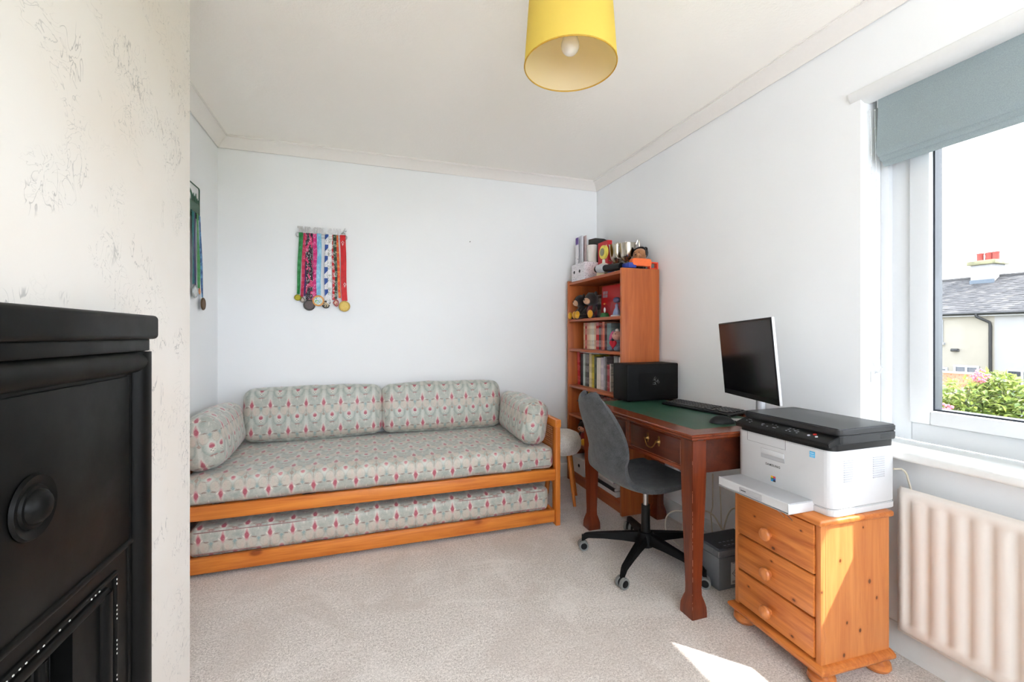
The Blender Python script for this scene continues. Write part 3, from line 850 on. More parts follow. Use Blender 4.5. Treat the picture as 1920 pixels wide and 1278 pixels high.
for a, b_, h_, c, i_, lab, ln in row3: book(lab, b_, a, h_, SH[3], c, i_, g3, lean=ln)
lb = bmn(); box(1.655, 1.80, 2.885, 3.195, 1.0312, 1.0332, bm=lb); box(1.655, 1.80, 2.885, 3.195, 1.0392, 1.0412, bm=lb); box(1.657, 1.795, 2.888, 3.192, 1.0332, 1.0392, bm=lb, mi=1)
solo('book', lb, [plain('grey_board', S(170, 170, 172), .5, grain=.05), MAT['paper']], 'thin grey book lying flat on top of the upright books', 'book', g3, loc=(1.72, 3.04, 1.0312))
g4 = 'books on the fifth shelf down'
row4 = [(3.136, 3.114, .200, S(118, 126, 134), W_, 'slate grey book behind the chair back, far end of its row'), (3.112, 3.056, .195, S(30, 36, 40), S(90, 100, 100), 'wide black book behind the chair back'), (3.053, 3.029, .198, S(204, 152, 48), S(120, 70, 20), 'ochre book above the chair back'),
        (3.026, 2.995, .190, S(44, 34, 30), S(120, 100, 90), 'dark brown book right of the ochre one'), (2.993, 2.961, .192, S(66, 70, 58), S(150, 150, 130), 'dark olive book above the chair back'), (2.958, 2.928, .190, S(186, 52, 54), W_, 'red book with white print above the chair back'),
        (2.925, 2.893, .192, S(140, 146, 150), S(190, 196, 200), 'mid grey book above the chair back'), (2.889, 2.866, .185, S(92, 40, 34), S(150, 90, 80), 'chestnut book above the chair back'), (2.864, 2.814, .190, S(80, 32, 30), S(130, 80, 70), 'wide oxblood book above the desk corner'),
        (2.811, 2.778, .186, S(132, 44, 40), S(190, 110, 100), 'rust red book above the desk corner'), (2.775, 2.738, .188, S(88, 66, 54), S(150, 130, 110), 'brown book near the black computer case'), (2.735, 2.705, .186, S(160, 62, 44), S(210, 130, 110), 'burnt orange book tucked by the black computer case')]
for a, b_, h_, c, i_, lab in row4: book(lab, b_, a, h_, SH[2], c, i_, g4)
book('small brown book standing behind the dark soft toys', 3.10, 3.13, .17, SH[5], S(120, 70, 40), S(200, 150, 90), 'books behind the soft toys', x0=1.74, depth=.11)
book('violet book standing behind the dark soft toys', 3.065, 3.098, .19, SH[5], S(92, 66, 96), S(170, 140, 170), 'books behind the soft toys', x0=1.74, depth=.11)
book('black book with a white label behind the dark soft toys', 3.005, 3.062, .185, SH[5], S(34, 40, 38), W_, 'books behind the soft toys', x0=1.74, depth=.11)
book('dark book with an orange block behind the dark soft toys', 2.945, 3.002, .182, SH[5], S(54, 36, 24), S(196, 120, 44), 'books behind the soft toys', x0=1.74, depth=.11)
book('narrow grey book beside the big red folder', 2.90, 2.925, .16, SH[5], S(150, 146, 146), S(220, 220, 220), 'books behind the soft toys', x0=1.74, depth=.11)
rf = thing('ring_binder', 'big red folder standing on the shelf with the snow globe', 'folder', (1.716, 2.806, SH[5]))
part('cover', xf(box(-.012, .012, -.125, .125, 0, .238, .003), T(1.716, 2.806, SH[5] + .002) @ R(6, 'Z') @ R(4, 'Y')), plain('red_folder_board', S(186, 12, 20), .4, grain=.05), rf)
st = bmn()
for i in range(2):
    for j in range(2): box(-.0132, -.0118, .052 + i * .030, .078 + i * .030, .150 + j * .026, .172 + j * .026, bm=st)
part('sticker', xf(st, T(1.716, 2.806, SH[5] + .002) @ R(6, 'Z') @ R(4, 'Y')), plain('grey_sticker', S(150, 120, 128), .5, grain=.2, gscale=200), rf)

# ------------------------------------------------------------------ things on the bookcase
def soft_toy(label, loc, rz, s, fur, face, feet, shirt=None, spread=.6, hood=None, ear=.26, sit=True):
    """a plain seated teddy; local +X is its front, s its seated height"""
    o = thing('soft_toy', label, 'soft toy', loc, rz, 'soft toys on the bookcase')
    f, fc, ft = fluffy_mat('toy_fur', fur, tuple(c * .6 for c in fur[:3]) + (1,)), fluffy_mat('toy_face', face, tuple(c * .82 for c in face[:3]) + (1,)), fluffy_mat('toy_feet', feet, tuple(c * .75 for c in feet[:3]) + (1,))
    part('body', ell((0, 0, .26 * s), (.19 * s, .21 * s, .26 * s)), fluffy_mat('toy_shirt', shirt, tuple(c * .7 for c in shirt[:3]) + (1,)) if shirt else f, o, local=True)
    hd = part('head', ell((.03 * s, 0, .70 * s), (.25 * s, .27 * s, .25 * s)), fc if hood else f, o, local=True)
    part('muzzle', ell((.22 * s, 0, .63 * s), (.13 * s, .16 * s, .12 * s)), fc, hd, local=True)
    part('nose', ell((.345 * s, 0, .665 * s), (.025 * s, .035 * s, .025 * s), seg=10, rings=6), 'ink', hd, local=True)
    for k in (1, -1):
        part('eye', ell((.245 * s, k * .085 * s, .765 * s), (.022 * s,) * 3, seg=8, rings=6), 'ink', hd, local=True)
        part('ear', ell((-.01 * s, k * .205 * s, .885 * s), (.04 * s, ear * .34 * s, ear * .34 * s), seg=12, rings=8), f, hd, local=True)
        part('arm', tube([(.02 * s, k * .17 * s, .42 * s), (.10 * s, k * .27 * s, .30 * s), (.20 * s, k * .27 * s, .20 * s)], [.075 * s, .07 * s, .065 * s], 10), f, o, local=True)
        lg = part('leg', tube([(.08 * s, k * .12 * s, .10 * s), (.24 * s, k * (.12 + .2 * spread) * s, .09 * s), (.34 * s, k * (.14 + .3 * spread) * s, .09 * s)], [.085 * s, .08 * s, .07 * s], 10), f, o, local=True)
        part('foot', ell((.38 * s, k * (.15 + .32 * spread) * s, .145 * s), (.085 * s, .115 * s, .145 * s)), ft, lg, local=True)
    if hood:
        h = ell((-.02 * s, 0, .76 * s), (.255 * s, .30 * s, .27 * s))
        bmesh.ops.delete(h, geom=[v for v in h.verts if v.co.x > .12 * s and v.co.z < .92 * s], context='VERTS')
        bmesh.ops.solidify(h, geom=h.faces[:], thickness=.02 * s)
        part('hood', h, fluffy_mat('toy_hood', hood, tuple(c * .5 for c in hood[:3]) + (1,)), o, local=True)
    return o
BR, TAN, YEL = S(46, 36, 34), S(214, 170, 138), S(236, 172, 44)
soft_toy('dark brown soft toy with yellow feet at the far end of the shelf', (1.652, 3.155, SH[5]), 172, .205, BR, TAN, YEL, None, .35)
soft_toy('dark brown soft toy in a maroon top beside the snow globe', (1.652, 2.985, SH[5]), 188, .210, BR, TAN, YEL, S(112, 24, 22), .75)
soft_toy('tan soft toy with a red top on a low shelf above the white file', (1.652, 3.100, SH[1]), 200, .190, S(58, 40, 36), S(226, 160, 132), YEL, S(150, 26, 30), .3)
soft_toy('brown teddy bear in a black hood on top of the bookcase', (1.806, 2.588, KT), 205, .180, S(40, 34, 34), S(190, 134, 92), S(36, 32, 34), S(34, 32, 36), .3, S(26, 24, 26), .3)
# pink rabbit with a red heart
rb = thing('soft_toy', 'pink soft toy holding a red heart on the third shelf down', 'soft toy', (1.655, 2.625, SH[4]), 190, 'soft toys on the bookcase')
pk, gy = fluffy_mat('toy_pink', S(232, 182, 166), S(206, 150, 136)), fluffy_mat('toy_blue_grey', S(140, 152, 170), S(104, 116, 134))
part('body', ell((0, 0, .045), (.034, .036, .045)), gy, rb, local=True)
hd = part('head', ell((.008, 0, .105), (.036, .038, .034)), pk, rb, local=True)
for k in (1, -1):
    part('ear', ell((0, k * .062, .105), (.010, .020, .046), R(k * 32, 'X')), gy, hd, local=True)
    part('inner_ear', ell((.007, k * .062, .105), (.006, .014, .038), R(k * 32, 'X')), plain('toy_rose', S(216, 96, 142), .8, grain=.1), hd, local=True)
    part('leg', ell((.040, k * .034, .018), (.030, .016, .018)), gy, rb, local=True)
    part('eye', ell((.038, k * .014, .118), (.0035,) * 3, seg=8, rings=6), 'ink', hd, local=True)
part('tuft', ell((.010, 0, .142), (.012, .014, .012)), plain('toy_white', S(230, 226, 222), .9, grain=.05), hd, local=True)
HP = [(16 * math.sin(t) ** 3, 13 * math.cos(t) - 5 * math.cos(2 * t) - 2 * math.cos(3 * t) - math.cos(4 * t)) for t in [2 * PI * i / 28 for i in range(28)]]
part('heart', prism([(a * .0021, b * .0020) for a, b in HP], (.040, 0, .050), (0, 1, 0), (0, 0, 1), .014, bev=.003), plain('red_velvet', S(186, 20, 44), .8, grain=.1), rb, local=True)

# snow globe, glass dome
sg = thing('snow_globe', 'small snow globe on a green base beside the soft toys', 'snow globe', (1.625, 2.755, SH[5]))
part('base', lathe([(.034, 0), (.034, .012), (.028, .026), (.020, .032)], (1.625, 2.755, SH[5]), 20), plain('green_base', S(36, 98, 46), .5, grain=.25, gscale=90), sg)
part('globe', ell((1.625, 2.755, SH[5] + .058), (.034, .034, .034)), 'clear', sg)
part('figurine', ell((1.625, 2.755, SH[5] + .052), (.008, .008, .019), seg=10, rings=8), plain('white_resin', S(226, 224, 228), .5, grain=.05), sg)
part('finial', ell((1.625, 2.755, SH[5] + .096), (.008, .009, .007), seg=10, rings=6), plain('orange_finial', S(216, 130, 66), .5, grain=.05), sg)
gd = thing('glass_ornament', 'tall clear ornament with a pale blue figure beside the red folder', 'ornament', (1.64, 2.62, SH[5]))
part('base', lathe([(.042, 0), (.042, .008), (.038, .012)], (1.64, 2.62, SH[5]), 20), 'silver_plastic', gd)
part('dome', lathe([(.040, .010), (.046, .050), (.040, .085), (.030, .105)], (1.64, 2.62, SH[5]), 20, cap=False), 'clear', gd)
part('figure', lathe([(.030, .010), (.022, .040), (.010, .066), (.012, .078), (.004, .090)], (1.64, 2.62, SH[5]), 14), plain('pale_blue_resin', S(150, 166, 206), .5, grain=.1), gd)
part('lid', ell((1.64, 2.62, SH[5] + .114), (.026, .026, .020)), plain('lilac_cap', S(84, 84, 122), .5, grain=.2), gd)

# top of the bookcase
bx = thing('storage_box', 'white box with speckled print and two finger holes on the bookcase', 'box', (1.66, 3.10, KT))
def speck():
    m = M('speckled_card', S(228, 224, 228), .7); v = m.coord()
    d = m.voro(v, 110).step(.30, .22); e = m.voro(m.coord(scale=(1, 1, 1.2)), 170).step(.24, .16)
    m.color(m.mix(m.mix(S(228, 224, 228), S(70, 52, 78), d * .75), S(176, 104, 132), e * .5)); return m.m
MAT['speck'] = speck()
b = bmn(); x0, x1, y0, y1, z1 = 1.592, 1.735, 2.992, 3.212, KT + .134
box(x0, x0 + .004, y0, y1, KT, z1, bm=b); box(x1 - .004, x1, y0, y1, KT, z1, bm=b)
box(x0 + .004, x1 - .004, y0, y0 + .004, KT, z1, bm=b); box(x0 + .004, x1 - .004, y1 - .004, y1, KT, z1, bm=b); box(x0 + .004, x1 - .004, y0 + .004, y1 - .004, KT, KT + .004, bm=b)
part('body', b, 'speck', bx, smooth=0)
for y in (3.075, 3.165): part('finger_hole', cyl((x0 - .0012, y, KT + .072), (x0 + .001, y, KT + .072), .0125, n=16), 'ink', bx)
def leaf(name, label, x, y0, y1, z1, t, mats, rx=0, ry=0):
    o = solo(name, xf(box(-t / 2, t / 2, y0 - (y0 + y1) / 2, y1 - (y0 + y1) / 2, 0, z1 - KT - .006, .0008, 1), R(rx, 'X') @ R(ry, 'Y')), mats, label, 'papers', 'papers in the speckled box')
    o.location = (x, (y0 + y1) / 2, KT + .006); return o
def stripe():
    m = M('purple_striped_paper', S(232, 230, 232), .7); x, y, z = m.xyz(m.coord())
    c = m.mix(S(232, 230, 232), S(104, 76, 146), z.step(.285, .300)); n = m.noise(m.coord(scale=(1, 1, 3)), 30, 1)
    m.color(m.mix(c, K_, n.step(.66, .68) * z.step(.25, .2) * .8)); return m.m
leaf('leaflet', 'white leaflet with a purple top standing in the speckled box', 1.625, 3.160, 3.205, 1.955, .003, [stripe()])
leaf('leaflet', 'pale grey booklet standing in the middle of the speckled box', 1.645, 3.125, 3.180, 1.965, .014, [plain('grey_booklet', S(206, 208, 214), .6, grain=.03)])
leaf('leaflet', 'thin pinkish folder standing in the speckled box', 1.665, 3.100, 3.160, 1.962, .006, [plain('pink_folder', S(196, 176, 176), .6, grain=.05)])
bf = prism([(0, 0), (.285, 0), (.285, .300), (.24, .322), (.12, .352), (0, .365)], (1.768, 2.965, KT), (0, 1, 0), (0, 0, 1), .016)
for v in bf.verts: pass
bm2 = prism([(0, 0), (.285, 0), (.285, .362), (.17, .352), (.06, .325), (0, .296)], (1.762, 2.960, KT + .0005), (0, 1, 0), (0, 0, 1), .016); bf.free()
solo('folder', bm2, 'black_plastic', 'black folder with a curved top at the back of the bookcase top', 'folder', loc=(1.77, 3.1, KT))
solo('beaker', lathe([(.030, 0), (.036, .150), (.040, .262), (.041, .268), (.036, .268), (.034, .150), (.027, .006)], (1.690, 3.052, KT + .0045), 20), plain('white_cup', S(226, 220, 214), .5, grain=.02), 'plain white beaker standing in the speckled box', 'beaker', loc=(1.690, 3.052, KT + .0045))
rd = bmn(); box(1.702, 1.742, 2.845, 2.984, KT + .0005, 1.876, .002, 1, bm=rd); box(1.706, 1.739, 2.849, 2.9855, KT + .004, 1.872, bm=rd, mi=1)
solo('book', rd, [plain('red_cloth', S(196, 30, 38), .5, grain=.08), MAT['paper']], 'upright red book behind the yellow trophy', 'book', loc=(1.69, 2.91, KT))
ty = thing('trophy', 'small yellow trophy with a round medallion on a cream base', 'trophy', (1.660, 2.825, KT))
part('base', prism([(-.062, 0), (.062, 0), (.046, .048), (-.046, .048)], (1.634, 2.830, KT + .0005), (0, 1, 0), (0, 0, 1), .052), plain('cream_marble', S(234, 220, 172), .35, grain=.06), ty)
part('stem', lathe([(.030, .046), (.022, .056), (.030, .075), (.044, .085), (.030, .092), (.012, .10), (.010, .125)], (1.660, 2.827, KT), 16), plain('white_riser', S(232, 230, 214), .4, grain=.03), ty)
rim = cyl((1.649, 2.823, KT + .178), (1.667, 2.823, KT + .178), .050, n=28); cyl((1.645, 2.823, KT + .178), (1.651, 2.823, KT + .178), .044, .050, n=28, bm=rim)
part('medallion', rim, plain('yellow_gilt', S(236, 218, 96), .35, .35, grain=.08), ty)
part('centre_disc', cyl((1.642, 2.823, KT + .178), (1.647, 2.823, KT + .178), .028, n=24), plain('grey_centre', S(150, 148, 120), .4, .4, grain=.35, gscale=300), ty)
def cup(label, c, r, h, ear):
    o = thing('trophy', label, 'trophy', c, group='silver trophy cups')
    part('bowl', lathe([(.010, .085), (.020, .090), (r * .55, .105), (r * .84, .130), (r, h - .03), (r * 1.02, h - .004), (r * 1.05, h), (r * .98, h), (r * .94, h - .03), (r * .78, .134), (r * .45, .112), (.004, .102)], c, 28), 'chrome', o)
    part('stem', lathe([(.036, .030), (.030, .036), (.012, .044), (.009, .060), (.014, .072), (.009, .086)], c, 20), 'chrome', o)
    part('base', lathe([(.042, .0005), (.042, .026), (.038, .031)], c, 24), 'black_gloss', o)
    for k in (1, -1):
        pts = [(c[0] + .64 * k * r * q, c[1] - .77 * k * r * q, c[2] + z) for q, z in ((.75, .118), (1.25, .128), (1.48, .165), (1.42, h + .010), (1.22, h + .018), (1.03, h - .012))]
        part('handle', tube(pts, .0042, 8), 'chrome', o)
cup('silver trophy cup beside the yellow trophy', (1.752, 2.800, KT), .054, .232, 1)
cup('silver trophy cup between the other cup and the teddy bear', (1.772, 2.690, KT), .058, .222, 1)
ns = thing('snow_globe', 'little grey snow globe between the trophies', 'snow globe', (1.648, 2.700, KT))
part('base', lathe([(.030, .0005), (.030, .012), (.026, .020)], (1.648, 2.700, KT), 18), plain('navy_base', S(48, 66, 128), .5, grain=.2), ns)
part('globe', ell((1.648, 2.700, KT + .052), (.034, .034, .034)), 'clear', ns)
part('figurine', ell((1.648, 2.700, KT + .042), (.012, .012, .022), seg=10, rings=8), plain('orange_figurine', S(206, 116, 60), .5, grain=.2), ns)
bg_ = thing('toy_blaster', 'orange and black toy blaster lying along the bookcase edge', 'toy', (1.63, 2.62, KT))
zb = KZ + .0005
part('barrel', tube([(1.606, 2.835, zb + .040), (1.622, 2.690, zb + .030), (1.640, 2.560, zb + .024)], [.024, .026, .026], 12), 'black_plastic', bg_)
gr = bmn()
for i in range(9): a = i / 8; lathe([(.0275, -.004), (.0295, -.002), (.0295, .002), (.0275, .004)], (1.609 + .016 * a * .55, 2.806 - .145 * a * .5, zb + .0395 - .010 * a * .5), 14, bm=gr, mtx=R(90, 'X'))
part('grip', gr, plain('pale_grey_grip', S(190, 192, 196), .5, grain=.03), bg_)
part('receiver', box(1.640, 1.700, 2.475, 2.560, zb + .004, zb + .040, .006), plain('blue_toy_plastic', S(44, 66, 160), .4, grain=.05), bg_)
og = plain('orange_toy_plastic', S(244, 116, 58), .4, grain=.04)
ob = prism(rrect(.150, .050, .014, 3), (1.742, 2.514, zb + .044), (1, 0, 0), (0, 0, 1), .040, bev=.004)
part('housing', ob, og, bg_)
st_ = bmn()
for a in ((1.806, 1.816, zb + .002, zb + .050), (1.862, 1.872, zb + .002, zb + .050), (1.8155, 1.8625, zb + .002, zb + .010), (1.8155, 1.8625, zb + .042, zb + .050)): box(a[0], a[1], 2.478, 2.512, a[2], a[3], .003, 1, bm=st_)
part('stock', st_, plain('red_orange_plastic', S(240, 86, 58), .4, grain=.04), bg_)

# bottom of the bookcase
fb = thing('file_box', 'white lever-arch file lying on the bottom shelf behind the stool', 'file', (1.70, 3.10, SH[0]))
part('case', box(1.592, 1.86, 3.005, 3.215, SH[0] + .0005, SH[0] + .125, .002, 1), plain('white_file_card', S(214, 212, 208), .6, grain=.03), fb)
part('finger_ring', lathe([(.012, 0), (.017, .002), (.017, 0)], (1.592, 3.085, SH[0] + .068), 20, mtx=R(-90, 'Y')), 'steel', fb)
part('hole', cyl((1.590, 3.085, SH[0] + .068), (1.593, 3.085, SH[0] + .068), .012, n=16), 'ink', fb)
zz = SH[0] + .0005
for i, (t, c, y0, y1, x0, lab) in enumerate([(.030, S(226, 226, 226), 2.56, 2.86, 1.600, 'white magazine stack at the bottom of the flat pile by the desk leg'), (.022, S(34, 32, 36), 2.58, 2.87, 1.596, 'black book lying in the flat pile by the desk leg'), (.026, S(210, 208, 204), 2.57, 2.84, 1.606, 'pale book lying under the purple one by the desk leg'), (.030, S(84, 66, 140), 2.60, 2.83, 1.600, 'purple book on top of the flat pile by the desk leg')]):
    q = bmn(); box(x0, 1.80, y0, y1, zz, zz + .002, bm=q); box(x0, 1.80, y0, y1, zz + t - .002, zz + t, bm=q); box(x0 + .003, 1.797, y0 + .003, y1 - .003, zz + .002, zz + t - .002, bm=q, mi=1); box(x0 - .001, x0 + .001, y0, y1, zz, zz + t, bm=q, mi=0 if i != 3 else 1)
    solo('book', q, [plain('flat_book_cover_%d' % i, c, .5, grain=.05), MAT['paper']], lab, 'book', 'books lying on the bottom shelf', loc=(1.70, (y0 + y1) / 2, zz), smooth=0); zz += t + .0006

# ------------------------------------------------------------------ desk
DX0, DX1, DY0, DY1, DZ = 1.255, 1.865, 1.448, 2.452, .772
dk = thing('writing_desk', 'mahogany writing desk with a green leather top beside the bookcase', 'desk', ((DX0 + DX1) / 2, (DY0 + DY1) / 2, 0))
def desk_top():
    """moulded edge: stepped ogee profile swept round a mitred rectangle, with a hole for the leather"""
    prof = [(.085, .000), (.0, .0), (-.004, -.003), (-.004, -.008), (.002, -.011), (.005, -.016), (.004, -.022), (.010, -.028), (.085, -.028)]
    bm = bmn(); rings = []
    for dx, dz in prof:
        rings.append([bm.verts.new(p) for p in ((DX0 + dx, DY0 + dx, DZ + dz), (DX1 - dx, DY0 + dx, DZ + dz), (DX1 - dx, DY1 - dx, DZ + dz), (DX0 + dx, DY1 - dx, DZ + dz))])
    n = len(rings)
    for i in range(n):
        A, B = rings[i], rings[(i + 1) % n]
        for k in range(4): bm.faces.new((A[k], A[(k + 1) % 4], B[(k + 1) % 4], B[k]))
    bmesh.ops.recalc_face_normals(bm, faces=bm.faces); return bm
tp = part('top_border', desk_top(), 'mahog_y', dk, smooth=30)
part('leather_inset', box(DX0 + .080, DX1 - .080, DY0 + .080, DY1 - .080, DZ - .020, DZ - .0006), 'leather', dk, label='dark green leather writing surface')
gt = bmn(); o_ = .088
for a in ((DX0 + o_, DX0 + o_ + .002, DY0 + o_, DY1 - o_), (DX1 - o_ - .002, DX1 - o_, DY0 + o_, DY1 - o_), (DX0 + o_ + .002, DX1 - o_ - .002, DY0 + o_, DY0 + o_ + .002), (DX0 + o_ + .002, DX1 - o_ - .002, DY1 - o_ - .002, DY1 - o_)): box(*a, DZ - .001, DZ - .0003, bm=gt)
part('gilt_line', gt, plain('faded_gilt', S(58, 84, 56), .5, grain=.1), tp)
AZ0, AZ1 = .600, DZ - .028
LX0, LX1, LY0, LY1 = 1.283, 1.838, 1.478, 2.424          # outer faces of the legs
LG = .072
def leg(x0, y0):
    """square leg: plain head, tapering shaft, waisted spade foot"""
    cx, cy = x0 + LG / 2, y0 + LG / 2
    prof = [(AZ1, .036), (AZ0 - .005, .036), (.50, .034), (.30, .0285), (.115, .0235), (.085, .0245), (.062, .0315), (.040, .0370), (.012, .0385), (0, .0385)]
    bm = bmn(); rows = []
    for z, h in prof: rows.append([bm.verts.new((cx + sx * h, cy + sy * h, z)) for sx, sy in ((-1, -1), (1, -1), (1, 1), (-1, 1))])
    for A, B in zip(rows, rows[1:]):
        for k in range(4): bm.faces.new((A[k], A[(k + 1) % 4], B[(k + 1) % 4], B[k]))
    bm.faces.new(rows[0]); bm.faces.new(rows[-1]); bmesh.ops.recalc_face_normals(bm, faces=bm.faces)
    es = [e for e in bm.edges if abs(e.verts[0].co.z - e.verts[1].co.z) > .005]
    bmesh.ops.bevel(bm, geom=es, offset=.0022, segments=2, affect='EDGES')
    return bm
for x in (LX0, LX1 - LG):
    for y in (LY0, LY1 - LG): part('leg', leg(x, y), 'mahog_z', dk, smooth=25)
# rubbed edges of the nearest leg
wr = bmn()
for i in range(26):
    z = .02 + .70 * i / 26 + random.uniform(-.008, .008); hh = .036 if z > .59 else (.0235 + (.0125 * (z - .115) / .48) if z > .115 else .035)
    if random.random() < .62 and z < .66: box(LX0 + LG / 2 - hh - .0001, LX0 + LG / 2 - hh + .0010, LY0 + LG / 2 - hh - .0001, LY0 + LG / 2 - hh + .0010, z, z + random.uniform(.004, .03), bm=wr)
part('rubbed_edge', wr, plain('bare_wood', S(150, 84, 54), .6, grain=.2), dk, smooth=0)
part('apron', box(LX0 + LG, LX1 - LG, LY0 + .006, LY0 + .024, AZ0, AZ1), 'mahog_d', dk)
part('apron', box(LX0 + LG, LX1 - LG, LY1 - .024, LY1 - .006, AZ0, AZ1), 'mahog_d', dk)
part('apron', box(LX1 - .024, LX1 - .006, LY0 + LG, LY1 - LG, AZ0, AZ1), 'mahog_d', dk)
part('drawer_rail', box(LX0 + .004, LX0 + .024, LY0 + LG, LY1 - LG, AZ0 - .004, AZ0 + .014, .003), 'mahog_y', dk)
part('drawer_rail', box(LX0 + .004, LX0 + .024, LY0 + LG, LY1 - LG, AZ1 - .012, AZ1), 'mahog_y', dk)
mid = (LY0 + LY1) / 2
part('drawer_divider', box(LX0 + .004, LX0 + .024, mid - .014, mid + .014, AZ0 + .014, AZ1 - .012), 'mahog_y', dk)
for y0, y1 in ((LY0 + LG + .003, mid - .016), (mid + .016, LY1 - LG - .003)):
    d = part('drawer', box(LX0 + .006, LX0 + .30, y0, y1, AZ0 + .016, AZ1 - .014, .002), 'mahog_d', dk)
    bd = bmn(); a0, a1, c0, c1 = y0, y1, AZ0 + .016, AZ1 - .014
    for q in ((a0 + .0045, a1 - .0045, c0, c0 + .005), (a0 + .0045, a1 - .0045, c1 - .005, c1), (a0, a0 + .005, c0, c1), (a1 - .005, a1, c0, c1)): box(LX0 + .002, LX0 + .008, *q, .0015, 1, bm=bd)
    part('bead', bd, 'mahog_y', d)
    ym, zm = (y0 + y1) / 2, (c0 + c1) / 2 + .012
    hb = bmn()
    for s in (-1, 1):
        lathe([(.011, 0), (.012, .002), (.008, .005), (.005, .014), (.006, .018), (.001, .020)], (LX0 + .0055, ym + s * .042, zm), 14, bm=hb, mtx=R(-90, 'Y'))
        ell((LX0 + .004, ym + s * .042, zm + .015), (.002, .008, .011), seg=10, rings=6, bm=hb); ell((LX0 + .004, ym + s * .042, zm - .013), (.002, .007, .009), seg=10, rings=6, bm=hb)
    pts = []
    for i in range(15):
        a = -1 + 2 * i / 14; pts.append((LX0 - .013 - .004 * (1 - a * a), ym + a * .040, zm - .030 * (1 - abs(a) ** 3.0) - .002))
    tube(pts, [.0026 + .0012 * (1 - abs(-1 + 2 * i / 14)) for i in range(15)], 8, bm=hb)
    part('swan_neck_handle', hb, 'brass', d)

# external graphics enclosure
ZD = DZ - .0001
gc = thing('computer_enclosure', 'black metal computer enclosure with a grey emblem on the desk', 'computer', (1.68, 2.345, DZ))
GX0, GX1, GY0, GY1 = 1.492, 1.862, 2.268, 2.428
part('case', box(GX0, GX1, GY0, GY1, DZ + .004, DZ + .228, .008, 3), 'black_metal', gc)
part('side_window', prism(rrect(.255, .122, .006, 3), (1.700, GY0 + .0004, DZ + .112), (1, 0, 0), (0, 0, 1), .0014), plain('dark_mesh_window', S(9, 9, 10), .45, grain=.3, gscale=500, spec=.2), gc)
for x in (GX0 + .03, GX1 - .03):
    for y in (GY0 + .03, GY1 - .03): part('foot', cyl((x, y, DZ), (x, y, DZ + .005), .009, n=12), 'black_plastic', gc)
# three intertwined snakes, drawn as three curved strokes about a centre
em = bmn(); ec = Vector((1.693, GY0 - .0012, DZ + .120))
for k in range(3):
    a0 = math.radians(90 + 120 * k); pts = []; rad = []
    for i in range(13):
        t = i / 12; ang = a0 + .95 * math.sin(t * 3.0) * (1 - .35 * t); rr = .003 + .024 * t
        pts.append((ec.x + rr * math.cos(ang), ec.y, ec.z + rr * math.sin(ang) * 1.05)); rad.append(.0012 + .0017 * math.sin(PI * min(1, t * 1.15)) * (1 - .5 * t))
    tube(pts, rad, 6, bm=em)
    for s in (-1, 1):
        pts = [(ec.x + (.010 + .014 * t) * math.cos(a0 + .55 + s * (.25 + .5 * t)), ec.y, ec.z + (.010 + .014 * t) * math.sin(a0 + .55 + s * (.25 + .5 * t))) for t in (0, .33, .66, 1)]
        tube(pts, [.0018, .0016, .0010, .0004], 6, bm=em)
for v in em.verts: v.co.y = ec.y + (v.co.y - ec.y) * .35
part('emblem', em, plain('grey_emblem', S(120, 124, 122), .5, grain=.05), gc)

# keyboard, mouse
kb = thing('keyboard', 'long black keyboard lying on the green desk top', 'keyboard', (1.748, 1.935, DZ), 8.5)
KB = xf(box(-.076, .076, -.222, .222, .004, .016, .005, 2), R(-2.5, 'Y'))
part('case', KB, 'black_plastic', kb, local=True)
ks = bmn()
for r_ in range(6):
    x = -.052 + r_ * .0205
    if r_ == 0: segs = [(-.205, -.187), (-.184, -.166), (-.163, -.145), (-.142, -.010), (-.007, .011), (.014, .032), (.035, .055), (.066, .120), (.140, .195)]
    else: segs = [(-.210 + i * .0193, -.210 + i * .0193 + .0172) for i in range(15)] + [(.092 + i * .0193, .092 + i * .0193 + .0172) for i in range(6)]
    for a, b_ in segs:
        box(x - .0085, x + .0085, -b_, -a, .015, .0215, .0022, 1, bm=ks)
# local -X is towards the sitter
part('keys', xf(ks, R(-2.5, 'Y')), 'charcoal', kb, local=True, kind='stuff', smooth=25)
for s in (-1, 1): part('foot', box(.050, .066, s * .19 - .015, s * .19 + .015, 0, .009, .002, 1), 'black_plastic', kb, local=True)
ms = thing('mouse', 'black computer mouse on the desk near the printer', 'mouse', (1.560, 1.605, DZ), -28)
mb_ = ell((0, 0, .0), (.056, .031, .036), seg=24, rings=16)
bmesh.ops.bisect_plane(mb_, geom=mb_.verts[:] + mb_.edges[:] + mb_.faces[:], plane_co=(0, 0, .0005), plane_no=(0, 0, -1), clear_outer=True)
for v in mb_.verts: v.co.z *= 1.0 - .22 * max(0, v.co.x / .056)
part('shell', mb_, 'black_plastic', ms, local=True, smooth=60)
part('wheel', cyl((.030, -.004, .029), (.030, .004, .029), .008, n=14), 'charcoal', ms, local=True)
part('cord', tube([(.054, 0, .010), (.075, -.004, .006), (.11, -.015, .0045), (.16, -.05, .0045), (.21, -.075, .0045)], .0021, 6), 'black_plastic', ms, local=True)

